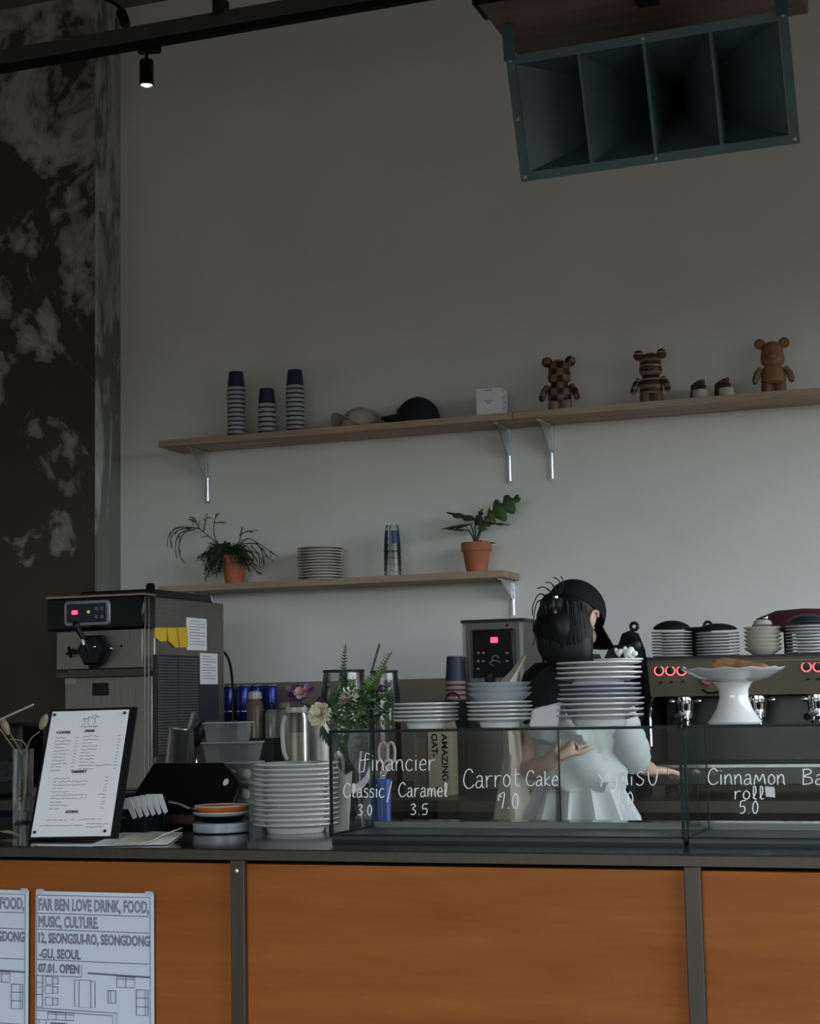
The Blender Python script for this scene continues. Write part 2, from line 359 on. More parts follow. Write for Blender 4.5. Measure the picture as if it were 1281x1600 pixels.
# ------------------------------------------------------------------ posters on the counter front
def poster(x0, x1, ztop, label):
    wd = x1-x0; ht = wd*1.415
    t = thing('drawn_poster', (x0, -.0015, ztop-ht), label, 'poster', 'opening posters on the counter')
    sh = M().box((wd/2, .0003, ht/2), (wd, .0012, ht)); sh.build('sheet', 'paper_blue', t)
    k = wd/1128.0   # drawing units: crop pixels of the sheet
    X = lambda u: (u-95)*k
    Zc = lambda v: ht-(v-45)*k
    L = M()
    def ln(*pts, r=3.2):
        L.tube([(X(u), -.0009, Zc(v)) for u, v in pts], r*k, 4)
    def rect(a, b, c, d, r=3.2): ln((a, b), (c, b), (c, d), (a, d), (a, b), r=r)
    for txt, a, b, v0, v1 in (('FAR BEN LOVE DRINK, FOOD,', 125, 1180, 105, 205), ('MUSIC, CULTURE.', 125, 705, 248, 345),
                              ('12, SEONGSUI-RO, SEONGDONG', 125, 1185, 388, 475), ('-GU, SEOUL', 130, 535, 520, 602), ('07.01. OPEN', 125, 522, 642, 718)):
        vs, fs = text_fit(txt, X(a), X(b), Zc(v1), (v1-v0)*k, outline=3.0*k)
        LT = M(); LT.add([(x, y*.2-.0010, z) for x, y, z in vs], fs); LT.build('lettering', 'ink_soft', t)
    rect(108, 78, 1190, 1560)
    for v in (228, 362, 612): ln((115, v), (1175, v+4))
    ln((115, 742), (545, 742), (545, 640)); ln((605, 708), (1192, 722), r=7)
    for v in (742, 800, 900): rect(105, v, 168, v+98, 4)
    for v in (750, 825, 920): rect(195, v, 265, v+65); rect(268, v+5, 315, v+58, 4)
    rect(478, 768, 520, 982); rect(520, 765, 632, 990); rect(632, 772, 672, 985)
    rect(878, 728, 1045, 812); ln((878, 744), (1045, 744)); ln((962, 728), (962, 812))
    rect(795, 842, 868, 942, 4); ln((818, 845), (818, 940))
    rect(1060, 825, 1170, 1028, 4); ln((1145, 825), (1145, 1028)); ln((1060, 890), (1170, 890)); ln((1060, 962), (1170, 962))
    ln((105, 1010), (880, 1022), (880, 1148), (1190, 1152)); ln((105, 1030), (842, 1045), (842, 1165), (1190, 1175))
    rect(218, 1040, 470, 1100); ln((218, 1055), (470, 1055)); ln((300, 1040), (300, 1100)); ln((392, 1040), (392, 1100))
    rect(108, 1105, 205, 1280); ln((135, 1105), (135, 1280)); ln((108, 1165), (205, 1165)); ln((108, 1225), (205, 1225))
    rect(250, 1128, 402, 1255, 6)
    for u, v in ((270, 1148), (382, 1148), (270, 1235), (382, 1235)): rect(u-8, v-8, u+8, v+8, 2)
    ln((495, 1215), (535, 1255), (500, 1292), (462, 1252), (495, 1215)); ln((610, 1218), (648, 1258), (610, 1295), (572, 1255), (610, 1218))
    ln((510, 1310), (540, 1275), (575, 1275), (600, 1310), (600, 1370), (510, 1370), (510, 1310))
    for u in (868, 922, 975, 1030): rect(u, 1200, u+42, 1232, 5)
    rect(852, 1242, 1092, 1420); rect(1132, 1225, 1185, 1320); ln((1140, 1300), (1160, 1240), (1175, 1300))
    for u in (868, 922, 975, 1030): rect(u, 1430, u+42, 1462, 5)
    L.build('line_drawing', 'ink_soft', t)
    for u, v in ((140, 52), (1180, 52)): M().box((X(u), -.0008, Zc(v)+.001), (.022, .0006, .012)).build('tape', milky('tape_clear', (.75, .78, .8), .45), t)
    return t
pz = at(56, 1392, 0).z
poster(at(56, 1500, 0).x, at(241, 1500, 0).x, pz, 'white hand-drawn floor-plan poster fully in view on the plywood front')
poster(at(45, 1500, 0).x-.332, at(45, 1500, 0).x, at(40, 1391, 0).z, 'white hand-drawn poster cut off by the photo edge, left of its twin')

# ------------------------------------------------------------------ hand lettering (marker strokes), unit glyphs: width, strokes
GL = {
 'f': (.62, [[(.62, .92), (.5, 1.0), (.38, .95), (.33, .75), (.30, .3), (.22, -.05), (.05, -.05)], [(0, .58), (.62, .66)]]),
 'i': (.2, [[(.1, .62), (.1, 0)], [(.1, .84), (.11, .88)]]),
 'n': (.55, [[(.04, .62), (.06, 0)], [(.06, .36), (.22, .60), (.38, .6), (.46, .4), (.47, .12), (.56, 0)]]),
 'a': (.55, [[(.08, .52), (.25, .64), (.42, .56), (.44, .3), (.46, .08), (.56, 0)], [(.43, .34), (.2, .36), (.03, .2), (.1, .02), (.28, .02), (.44, .2)]]),
 'c': (.5, [[(.48, .56), (.3, .64), (.1, .5), (.04, .26), (.14, .04), (.34, 0), (.5, .1)]]),
 'e': (.5, [[(.06, .34), (.44, .38), (.42, .56), (.26, .64), (.08, .46), (.05, .2), (.2, .02), (.48, .08)]]),
 'r': (.45, [[(.05, .62), (.07, 0)], [(.07, .36), (.2, .58), (.45, .6)]]),
 'C': (.72, [[(.68, .82), (.5, 1.0), (.25, .92), (.08, .6), (.08, .28), (.28, .02), (.56, .04), (.74, .2)]]),
 'l': (.25, [[(.08, 1.0), (.06, .3), (.12, .04), (.28, .02)]]),
 'L': (.34, [[(.06, .1), (.26, .5), (.24, .9), (.12, .95), (.10, .5), (.16, .06), (.34, .04)]]),
 's': (.45, [[(.42, .58), (.22, .64), (.08, .5), (.2, .36), (.38, .26), (.36, .06), (.18, 0), (.03, .08)]]),
 '/': (.4, [[(.38, 1.15), (.02, -.35)]]),
 'm': (.8, [[(.04, .6), (.06, 0)], [(.06, .34), (.2, .58), (.34, .54), (.38, 0)], [(.39, .36), (.52, .6), (.68, .54), (.72, .1), (.8, 0)]]),
 'M': (.85, [[(.02, 0), (.14, .62), (.38, .22), (.64, .66), (.8, .02)]]),
 't': (.5, [[(.24, .92), (.22, .2), (.32, .02), (.5, .06)], [(.04, .6), (.48, .64)]]),
 'k': (.5, [[(.06, .95), (.07, 0)], [(.45, .6), (.08, .26), (.5, 0)]]),
 'o': (.5, [[(.26, .64), (.08, .5), (.05, .2), (.2, .02), (.42, .12), (.46, .44), (.26, .64)]]),
 'Y': (.6, [[(.05, .95), (.28, .5)], [(.58, .98), (.28, .5), (.2, 0)]]),
 'S': (.55, [[(.5, .86), (.3, .98), (.1, .78), (.26, .55), (.46, .36), (.38, .06), (.18, 0), (.04, .12)]]),
 'U': (.65, [[(.05, .95), (.12, .3), (.3, 0), (.5, .25), (.6, .98)]]),
 'B': (.6, [[(.08, .98), (.06, 0)], [(.02, .95), (.4, .95), (.5, .74), (.1, .52), (.5, .42), (.54, .12), (.06, 0)]]),
 '0': (.5, [[(.27, 1.0), (.08, .7), (.05, .3), (.2, .0), (.4, .15), (.46, .65), (.27, 1.0)]]),
 '3': (.5, [[(.06, .86), (.28, 1.0), (.44, .8), (.2, .54), (.46, .32), (.34, .03), (.04, .06)]]),
 '5': (.55, [[(.52, 1.0), (.14, .94), (.08, .54), (.36, .58), (.46, .3), (.32, .03), (.04, .04)]]),
 '7': (.5, [[(.02, .5), (.06, .86), (.24, .72)], [(.06, .86), (.46, .98), (.3, 0)]]),
 '.': (.25, [[(.1, .03), (.14, .0)]]), ' ': (.4, [])}
CY = .200   # front pane of the glass cases
def write(txt, x0, x1, yb, h, x1y=None, Y=CY-.0012):
    tot = sum(GL[c][0]+.13 for c in txt); s = (x1-x0)/tot; x = x0; m = M(); yb1 = yb if x1y is None else x1y
    for c in txt:
        wd, st = GL[c]
        for k in st:
            pts = [Vector((x+p[0]*s, yb+(yb1-yb)*(x-x0)/(x1-x0)-p[1]*h, 0)) for p in k]
            if len(pts) > 2: pts = smoothpath(pts, 4)
            m.tube([at(p.x, p.y, Y) for p in pts], .0014, 5)
        x += (wd+.13)*s
    return m
def display_case(name, X0, X1, label, doors):
    Y0, Y1, Z0, Z1, T = CY, CY+.275, CZ+.016, 1.239, .006
    t = thing(name, (0, 0, 0), label, 'display case', 'glass pastry cases on the counter')
    def pane(nm, c, d):
        o = M().box(c, d).build(nm, 'case_glass', t)
        return o
    cx = (X0+X1)/2; cy = (Y0+Y1)/2; cz = (Z0+Z1)/2
    pane('front_pane', (cx, Y0+T/2, cz), (X1-X0, T, Z1-Z0-2*T)); pane('top_pane', (cx, cy, Z1-T/2), (X1-X0, Y1-Y0, T))
    for x in (X0+T/2, X1-T/2): pane('side_pane', (x, cy, cz), (T, Y1-Y0-2*T, Z1-Z0-2*T))
    for i, (a, b) in enumerate(doors):
        o = pane('sliding_door', ((a+b)/2, Y1-T*(.5+1.4*i), cz), (b-a, T*.8, Z1-Z0-2.4*T))
        M().box((b-.0015, Y1-T*(.5+1.4*i), cz), (.003, T*.9, Z1-Z0-2.4*T)).build('door_edge', 'glass_edge', t)
    # polished green edges where two panes meet
    e = .0065
    for nm, c, d in (('edge', (cx, Y0, Z1-T/2), (X1-X0, e, T*1.1)), ('edge', (cx, Y0, Z0+T/2), (X1-X0, e, T*.8)), ('edge', (X0, Y0, cz), (e, e, Z1-Z0)), ('edge', (X1, Y0, cz), (e, e, Z1-Z0)),
                     ('edge', (X0, Y1, cz), (e*.6, e*.6, Z1-Z0)), ('edge', (X0, cy, Z0+T/2), (e, Y1-Y0, e))):
        M().box(c, d).build(nm, 'glass_edge', t)
    M().box((cx, cy, Z0-.004), (X1-X0-.004, Y1-Y0, .010)).build('floor_tray', mat('tray_dark', (.026, .030, .028), .3, spec=.2), t)
    M().box((cx, Y1-.006, Z0+.008), (X1-X0-.02, .012, .016)).build('back_rail', mat('rail_grey', (.11, .11, .10), .45, .5), t)
    M().box((cx, Y0+.004, Z0-.0125), (X1-X0, .008, .007)).build('base_rail', 'glass_edge', t)
    return t
cx0 = at(517, 1200, CY).x; cx1 = at(1064, 1200, CY).x; dx0 = at(1071, 1200, CY).x
ca = display_case('glass_display_case', cx0, cx1, 'glass pastry case lettered financier and Carrot cake', [(cx0+.02, .20), (.19, cx1-.01)])
for args in (('financier', 563, 682, 1204, 27), ('CLassic', 536, 602, 1246, 22), ('/', 604, 615, 1246, 22), ('CarameL', 622, 701, 1245, 22), ('3.0', 559, 583, 1274, 17),
             ('3.5', 641, 671, 1273, 17), ('Carrot', 723, 815, 1232, 30, 1228), ('Cake', 821, 874, 1228, 24), ('7.0', 778, 813, 1263, 24),
             ('Y', 934, 952, 1229, 20), ('a', 955, 967, 1229, 20), ('M', 970, 983, 1227, 20), ('iSU', 984, 1032, 1227, 22), ('7.0', 958, 992, 1259, 22)):
    write(*args).build('lettering', 'chalk', ca)
cb = display_case('glass_display_case', dx0, dx0+.86, 'glass pastry case lettered Cinnamon roll', [(dx0+.03, dx0+.47), (dx0+.46, dx0+.85)])
for args in (('CinnaMon', 1105, 1229, 1226, 25), ('roLL', 1147, 1196, 1249, 21), ('5.0', 1155, 1187, 1271, 20), ('Ba', 1253, 1292, 1226, 25)):
    write(*args).build('lettering', 'chalk', cb)
k = at(1203, 1237, CY-.001)
M().prism([(-.010, -.011), (.011, -.013), (.010, .010), (-.011, .012)], -.0008, .0004, c=k).build('sticker', mat('sticker_grey', (.55, .56, .55), .4), cb)
for px, py in ((1089, 1207), (1120, 1206)):
    p = at(px, py, CY+.262 if px > 1100 else CY+.01); 
    M().lathe([(0, 0), (.0085, 0), (.0095, .004), (.007, .010), (0, .011)], 16, p, Matrix.Rotation(radians(90), 3, 'X')).build('door_knob', 'clear_plastic', cb)

# ------------------------------------------------------------------ plates, stack by stack
def plate_prof(R, h, foot=.6, th=.0042, lift=.52):
    f = R*foot
    return [(0, .0025), (f*.86, .0025), (f*.9, 0), (f*.97, 0), (f, .003), (f*1.06, h*lift), (R*.985, h-th), (R, h-th*.5), (R*.995, h), (R*.97, h), (f*1.08, h*lift+th), (f*.98, th+.002), (0, th+.002)]
def stack(name, prof, m, x, y, z, n, pitch, label, group, cat, jit=.002, seg=36, tilt=0, wob=0):
    me = M().lathe(prof, seg).mesh(name); me.materials.append(gm(m))
    for i in range(n):
        o = link(name, me, None, (x+random.uniform(-jit, jit), y+random.uniform(-jit, jit), z+i*pitch))
        if wob: o.rotation_euler = (random.uniform(-wob, wob), random.uniform(-wob, wob), 0)
        tag(o, label.format(ordn(n-1-i, n)), cat, group)
CT = 1.239
# tall stack on the counter, left of the case
p = atz(447, 1303, CZ); R = .116
h0 = .026; pit = .0125
stack('side_plate', plate_prof(R, h0, .66), 'white_ceramic', p.x, p.y+.070, CZ, 13, .0132, 'white plate, {}, in the tall stack left of the glass case', 'plates stacked on the counter', 'plate', .0025, 48, wob=.006)
# stacks on top of the glass case
def on_case(px, Y): return at(px, 1128, Y).x
YC = CY+.125
x = on_case(666, YC)
stack('dessert_plate', plate_prof(.083, .024, .58), 'white_ceramic', x, YC, CT, 5, .0100, 'white plate, {}, in the low stack nearest the flowers', 'low stack of plates on the case', 'plate', .002)
x = on_case(781, YC)
stack('dessert_plate', plate_prof(.082, .024, .60), 'white_ceramic', x, YC, CT, 5, .0100, 'white plate, {}, under the grey bowls on the case', 'plates under the grey bowls', 'plate', .002)
bp = [(0, .003), (.045, .003), (.05, 0), (.053, 0), (.058, .008), (.079, .026), (.080, .028), (.077, .028), (.055, .012), (0, .008)]
stack('grey_bowl', bp, 'grey_ceramic', x, YC, CT+.0575, 3, .0125, 'shallow blue-grey bowl, {}, stacked on white plates', 'grey bowls on the case', 'bowl', .002)
x = on_case(939, YC)
stack('dinner_plate', plate_prof(.106, .028, .58), 'white_ceramic', x, YC, CT, 4, .0135, 'large white plate, {}, of the lower four before the barista', 'lower plates before the barista', 'plate', .002, 44, wob=.008)
stack('dinner_plate', plate_prof(.100, .022, .62), 'grey_ceramic', x, YC, CT+.057, 3, .0115, 'pale grey plate, {}, of the middle three before the barista', 'middle plates before the barista', 'plate', .002, 44, wob=.006)
stack('dinner_plate', plate_prof(.104, .024, .58), 'white_ceramic', x-.002, YC, CT+.094, 4, .0120, 'white plate, {}, of the upper four before the barista', 'upper plates before the barista', 'plate', .002, 44, wob=.006)
SZ = CT+.094+.0120*3+.0185
o = M().lathe(plate_prof(.060, .012, .7), 36, (x+.048, YC+.0, SZ)).build('saucer', 'white_ceramic')
tag(o, 'white saucer holding a crumpled napkin on top of the tall plate stack', 'saucer')
m = M()
for i in range(14):
    a = random.uniform(0, 6.3); q = random.uniform(0, .022)
    m.ball((x+.068+q*cos(a), YC+q*sin(a)*.6, SZ+.017+random.uniform(0, .012)), (random.uniform(.006, .016), .008, random.uniform(.004, .009)), 7, 5, Matrix.Rotation(random.uniform(0, 3), 3, 'Y'))
tag(m.build('crumpled_napkin', 'paper'), 'crumpled cream napkin on the saucer by the barista', 'napkin')
# folded napkin between the stacks
x = on_case(850, YC); c = Vector((x, YC+.03, CT))
m = M().add([c+Vector(v) for v in ((-.04, -.03, .0), (.035, -.03, .0), (.04, .03, .0), (-.03, .03, .0), (-.035, -.02, .042), (.04, -.015, .06), (.042, .02, .058), (-.02, .02, .05))],
            [(3, 2, 1, 0), (4, 5, 6, 7), (0, 1, 5, 4), (1, 2, 6, 5), (2, 3, 7, 6), (3, 0, 4, 7)])
tag(m.build('folded_napkin', 'paper', bevel=.004), 'folded white napkin between two plate stacks on the case', 'napkin')
# ------------------------------------------------------------------ cake stand with a pastry
x = on_case(1148, YC); cs = thing('cake_stand', (x, YC, CT), 'white ceramic pedestal cake stand on the right-hand case', 'cake stand')
M().lathe([(0, .004), (.052, .004), (.06, 0), (.063, .004), (.056, .014), (.043, .034), (.034, .060), (.0345, .080), (.042, .094), (.05, .101), (0, .101)], 40).build('pedestal', 'white_ceramic', cs)
n = 48; rings = []
for r, z, fl in ((.02, .098, 0), (.055, .099, 0), (.085, .108, .0), (.108, .122, .003), (.119, .128, .004), (.121, .131, .004), (.117, .130, .004), (.10, .122, .002), (.08, .113, 0), (.02, .106, 0)):
    rings.append([Vector((cos(2*pi*i/n)*(r+fl*.6*cos(12*2*pi*i/n)), sin(2*pi*i/n)*(r+fl*.6*cos(12*2*pi*i/n)), z+fl*.5*cos(12*2*pi*i/n))) for i in range(n)])
M().loft(rings).build('fluted_plate', 'white_ceramic', cs)
m = M(); pts = smoothpath([(-.055, 0, .133), (-.03, 0, .138), (0, 0, .134), (.04, -.01, .126), (.075, -.015, .123)], 5)
m.tube([Vector(q)+Vector((x+.012, YC-.02, CT+.005)) for q in pts], [.004+.0085*min(1, 2.2*sin(pi*min(.96, (i+1)/(len(pts)+1)))) for i in range(len(pts))], 9)
tag(m.build('long_pastry', mat('baked_crust', (.33, .15, .05), .6, var=.35, scale=30, bump=.2)), 'golden brown finger pastry lying on the cake stand', 'pastry')

# ------------------------------------------------------------------ small dishes and spoon by the menu
p = atz(333, 1303, CZ); dx, dy = p.x, p.y+.05
tag(M().lathe([(0, .003), (.055, .003), (.066, 0), (.076, .004), (.0775, .028), (.0755, .028), (.072, .010), (0, .008)], 40, (dx, dy, CZ)).build('ramekin', 'grey_ceramic'), 'pale grey straight-sided dish at the bottom beside the plate stack', 'dish')
tag(M().lathe([(0, .028), (.04, .028), (.056, .029), (.064, .036), (.070, .046), (.068, .046), (.05, .034), (0, .033)], 40, (dx, dy, CZ)).build('black_bowl', 'black_gloss'), 'small black bowl between the grey and the white dish', 'bowl')
tag(M().lathe([(0, .042), (.05, .042), (.070, .048), (.078, .055), (.077, .057), (.062, .052), (0, .047)], 40, (dx, dy, CZ)).build('white_saucer', 'white_ceramic'), 'white saucer carrying the orange glazed dish', 'saucer')
t = thing('orange_dish', (dx, dy, CZ), 'orange glazed dish on top of the small pile beside the menu', 'dish')
M().lathe([(0, .052), (.048, .052), (.060, .056), (.071, .068), (.073, .072), (.071, .072), (.064, .064), (.052, .060), (0, .059)], 40).build('bowl', mat('orange_glaze', (.62, .17, .03), .22, var=.25, scale=12, coat=.4), t)
M().lathe([(.0705, .0712), (.0735, .0712), (.0742, .0725), (.0735, .0738), (.0705, .0735)], 40).build('rim', 'white_ceramic', t)
m = M(); m.tube(smoothpath([(dx-.03, dy-.02, CZ+.068), (dx-.07, dy-.04, CZ+.066), (dx-.098, dy-.055, CZ+.080), (dx-.128, dy-.06, CZ+.086)], 6), .0032, 6)
m.ball((dx-.012, dy-.012, CZ+.0685), (.02, .013, .004), 10, 6)
tag(m.build('spoon', 'chrome'), 'metal spoon resting across the small pile of dishes', 'spoon')
# papers on the counter edge
def sheet_obj(name, quad, m, label, cat, th=.0012, curl=.0):
    a, b, c, d = [Vector(q) for q in quad]; n = 6; vs = []; fs = []
    for i in range(n+1):
        for j in range(n+1):
            u, v = i/n, j/n; q = a*(1-u)*(1-v)+b*u*(1-v)+c*u*v+d*(1-u)*v; q.z += curl*(max(0, u-.5)**2*4); vs.append(q)
    k = len(vs); vs = vs + [q+Vector((0, 0, -th)) for q in vs]
    for i in range(n):
        for j in range(n):
            A = i*(n+1)+j; f = (A, A+n+1, A+n+2, A+1); fs.append(f); fs.append(tuple(k+q for q in reversed(f)))
    for i in range(n):
        for e0, e1 in (((i)*(n+1), (i+1)*(n+1)), (i*(n+1)+n, (i+1)*(n+1)+n), (i, i+1), (n*(n+1)+i, n*(n+1)+i+1)): fs.append((e0, e1, k+e1, k+e0))
    mm = M().add(vs, fs); return tag(mm.build(name, m), label, cat)
q0 = [atz(px, py, CZ+.004) for px, py in ((135, 1321), (262, 1318), (286, 1300), (200, 1297))]
sheet_obj('paper_slip', [Vector((v.x, max(v.y, .012), CZ+.0035)) for v in q0], 'paper', 'white order slip lying flat at the counter edge', 'paper', .0015)
q1 = [atz(px, py, CZ+.018) for px, py in ((168, 1313), (255, 1310), (285, 1299), (203, 1296))]
sheet_obj('paper_slip', [Vector((v.x, max(v.y, .03), CZ+.008)) for v in q1], mat('paper_cream', (.74, .66, .55), .8, var=.03), 'cream order slip curling up on top of the white one', 'paper', .0012, .02)
M_ = [atz(px, py, CZ+.002) for px, py in ((48, 1323), (140, 1323), (150, 1319), (52, 1319))]
sheet_obj('paper_strip', [Vector((v.x, max(v.y, .012), CZ+.0025)) for v in M_], 'paper', 'thin white paper strip below the menu board', 'paper')

# ------------------------------------------------------------------ menu board
bl, br, tl, tr = at(48, 1308, .16), at(172, 1306, .20), at(82, 1112, .29), at(206, 1111, .33)
O = bl; ex = (br-bl); Wd = ex.length; ex.normalize(); ez = (tl-bl); ez = ez-ex*ez.dot(ex)*.0; Hd = ez.length; ez.normalize()
ny = ez.cross(ex).normalized()
Rm = Matrix((ex, -ny, ez)).transposed()   # local X right, Y into the board, Z up along the sheet
if Rm.col[1].y < 0: Rm.col[1] = -Rm.col[1]
mb = thing('menu_board', O, 'white menu sheet pinned to a black leaning board', 'menu')
def mm_(x, y, z): return Rm @ Vector((x, y, z))
def mbox(m, x0, x1, z0, z1, y0, y1):
    vs = [mm_(x, y, z) for z in (z0, z1) for x, y in ((x0, y0), (x1, y0), (x1, y1), (x0, y1))]
    return m.add(vs, [(3, 2, 1, 0), (4, 5, 6, 7), (0, 1, 5, 4), (1, 2, 6, 5), (2, 3, 7, 6), (3, 0, 4, 7)])
mbox(M(), -.008, Wd+.020, -(O.z-CZ-.004)/Rm.col[2].z, Hd+.008, .0025, .012).build('backing_board', 'black_plastic', mb)
mbox(M(), 0, Wd, 0, Hd, 0, .0018).build('sheet', 'paper', mb)
b0 = mm_(Wd*.5, .012, Hd*.6)
M().tube([b0, (b0.x+.02, b0.y+.10, CZ-O.z+.004)], .006, 6).build('prop_leg', 'black_plastic', mb)
for u, v in ((.04, .03), (.955, .03), (.045, .965), (.93, .965)):
    M().ball(mm_(u*Wd, -.003, (1-v)*Hd), (.0042, .0042, .0042), 8, 6).build('push_pin', 'black_gloss', mb)
LT = M()
for txt, u0, u1, v, h in (('COFFEE', .10, .285, .185, .022), ('DRINK', .465, .605, .178, .022), ('DESSERT', .385, .58, .505, .022), ('ADDING', .385, .55, .82, .022)):
    vs, fs = text_fit(txt, u0*Wd, u1*Wd, (1-v)*Hd, h*Hd, outline=.0005)
    LT.add([mm_(x, y*.2-.0006, z) for x, y, z in vs], fs)
LT.build('heading', 'ink', mb)
SQ = M()
def squig(u0, u1, v):
    n = max(3, int((u1-u0)*70)); pts = []
    for i in range(n):
        u = u0+(u1-u0)*i/(n-1); 
        if i % 5 == 4 and random.random() < .4 and len(pts) > 2:
            SQ.tube(pts, .00055, 4); pts = []
        pts.append(mm_(u*Wd, -.0004, (1-v)*Hd+random.uniform(-.0016, .0018)))
    if len(pts) > 1: SQ.tube(pts, .00055, 4)
for i in range(11):
    v = .218+i*.0262; squig(.105, .105+random.choice((.13, .16, .2)), v); squig(.365, .40, v)
for i in range(11):
    v = .212+i*.0262; squig(.46, .46+random.choice((.12, .18, .2)) if i != 9 else .88, v); squig(.91, .945, v)
for i in range(10):
    v = .545+i*.0265; squig(.17, .17+random.choice((.15, .22, .44, .46)), v); squig(.825 if i != 5 else .77, .865, v)
squig(.17, .42, .872); squig(.47, .51, .872); squig(.58, .78, .870); squig(.82, .86, .870); squig(.09, .64, .915); squig(.68, .95, .905); squig(.68, .9, .93)
SQ.build('item_lines', 'ink', mb)['kind'] = 'stuff'
LG = M()   # the little sketched mark at the head of the sheet
for pts in ([(.41, .085), (.44, .06), (.47, .072), (.5, .05), (.53, .065), (.55, .045)], [(.44, .06), (.45, .10), (.42, .115)], [(.5, .055), (.49, .095), (.51, .115)], [(.55, .045), (.58, .035), (.60, .055), (.57, .06), (.585, .095), (.56, .11)], [(.6, .055), (.64, .05)]):
    LG.tube(smoothpath([mm_(a*Wd, -.0004, (1-b)*Hd) for a, b in pts], 4), .0006, 4)
vs, fs = text_fit('CAFE FAR BEN', .40*Wd, .63*Wd, (1-.138)*Hd, .013*Hd)
LG.add([mm_(x, y*.2-.0006, z) for x, y, z in vs], fs)
LG.build('logo', 'ink', mb)

# ------------------------------------------------------------------ back counter
BZ = .95; BF = 2.08
bc = thing('back_counter', (0, 0, 0), 'dark back counter with steel edge below the shelves', 'counter')
M().box((-.79, (BF+3.47)/2, BZ-.02), (3.98, 3.47-BF, .04)).build('worktop', mat('dark_steel_top', (.05, .047, .043), .35, .5, var=.1), bc, bevel=.003)
M().box((-.79, BF-.004, BZ-.0205), (3.98, .008, .039)).build('edge_strip', 'steel_post', bc)
M().box((-.79, 2.80, .455), (3.94, 1.3, .91)).build('carcass', 'black_matte', bc)
for i in range(6):
    d = M().box((-2.44+i*.66, 2.135, .5), (.64, .02, .76)).build('door', 'dark_grey', bc, bevel=.004)
    M().tube([(-2.66+i*.66, 2.10, .80), (-2.22+i*.66, 2.10, .80)], .008, 8).build('handle', 'steel', d)

# ------------------------------------------------------------------ soft-serve machine
IX0, IX1, IY0, IY1 = -2.262, -1.868, 2.12, 2.76
ic = thing('soft_serve_machine', (0, 0, 0), 'steel soft-serve ice cream machine with black head panel', 'ice cream machine')
icx = (IX0+IX1)/2
M().box((icx, (IY0+.03+IY1)/2, (1.735+BZ+.03)/2), (IX1-IX0, IY1-IY0-.03, 1.735-BZ-.03)).build('cabinet', 'steel_brushed', ic, bevel=.006)
for fx in (IX0+.05, IX1-.05):
    for fy in (IY0+.09, IY1-.06): M().lathe([(0, 0), (.02, 0), (.015, .032), (0, .032)], 12, (fx, fy, BZ)).build('foot', 'black_matte', ic)
zb = lambda py, px=150: at(px, py, IY0).z
M().box((icx, IY0+.022, (zb(1058)+BZ+.04)/2), (IX1-IX0-.004, .02, zb(1058)-BZ-.04)).build('lower_panel', 'steel_brushed', ic, bevel=.003)
M().box((icx-.012, IY0-.0, (zb(985)+zb(1046))/2), (.385, .075, zb(985)-zb(1046)), ).build('dispensing_panel', 'steel_brushed', ic, bevel=.004)
M().prism([(-.2, 0), (.195, 0), (.195, .018), (-.2, .018)], -.03, .04, c=(icx-.008, IY0, zb(1057))).build('ledge', mat('bronze_steel', (.10, .085, .07), .35, .8), ic)
hd = M().box((icx-.018, IY0-.012, (zb(934)+zb(985))/2), (.435, .10, zb(934)-zb(985))).build('head_panel', 'black_gloss', ic, bevel=.008)
M().box((icx-.018, IY0-.012, zb(933)), (.437, .102, .008)).build('head_trim', mat('brass_steel', (.42, .36, .29), .3, .9), ic)
# control panel
pcx = at(137, 958, IY0-.064).x; pcz = at(137, 958, IY0-.064).z
cp = M().rbox((pcx, IY0-.066, pcz), (.205, .012, .098), .016).build('control_panel', mat('panel_frame', (.30, .30, .31), .4, .5), ic)
M().rbox((pcx, IY0-.0725, pcz), (.178, .004, .074), .006).build('keypad', mat('panel_navy', (.012, .014, .035), .3), cp)
for dx_, w_, h_, mname in ((-.052, .026, .016, 'red_led'), (.010, .012, .012, None)):
    M().rbox((pcx+dx_, IY0-.0755, pcz+.004), (w_, .003, h_), .004).build('display', mname or mat('green_led', (.05, .1, .02), .4, emit=(.7, .8, .2), es=.5), cp)
for bx_ in (.046, .070):
    for bz_ in (-.016, .016): M().lathe([(0, 0), (.008, 0), (.008, .003), (0, .0035)], 14, (pcx+bx_, IY0-.074, pcz+bz_), Matrix.Rotation(radians(90), 3, 'X')).build('button', mat('btn_grey', (.12, .12, .14), .4), cp)
# dispensing head
q = at(148, 1016, IY0-.06); dh = M()
dh.lathe([(0, 0), (.062, 0), (.066, .01), (.066, .045), (.055, .06), (0, .06)], 6, (q.x, IY0-.037, q.z), Matrix.Rotation(radians(90), 3, 'X'))
dd = dh.build('dispenser_block', 'black_plastic', ic)
M().lathe([(0, 0), (.016, 0), (.024, .03), (.03, .05), (0, .05)], 14, (q.x-.004, IY0-.065, q.z-.075)).build('nozzle', 'black_plastic', dd)
lv = M(); lv.tube([(q.x-.012, IY0-.09, q.z), (q.x-.022, IY0-.115, q.z+.05), (q.x-.036, IY0-.13, q.z+.085)], [.010, .010, .012], 8); lv.ball((q.x-.040, IY0-.133, q.z+.094), (.016, .014, .022))
lv.build('lever', 'black_plastic', dd)
M().tube([(q.x-.018, IY0-.112, q.z+.02), (q.x-.022, IY0-.118, q.z+.055)], .006, 8).build('lever_pin', 'chrome', dd)
sk = M().tube([(q.x-.05, IY0-.055, q.z-.004), (q.x-.115, IY0-.06, q.z-.004)], .008, 8)
for a in range(4): sk.tube([(q.x-.112, IY0-.06, q.z-.004), (q.x-.112, IY0-.06+.022*cos(a*pi/2+.4), q.z-.004+.022*sin(a*pi/2+.4))], .006, 6)
sk.build('star_knob', 'black_plastic', dd)
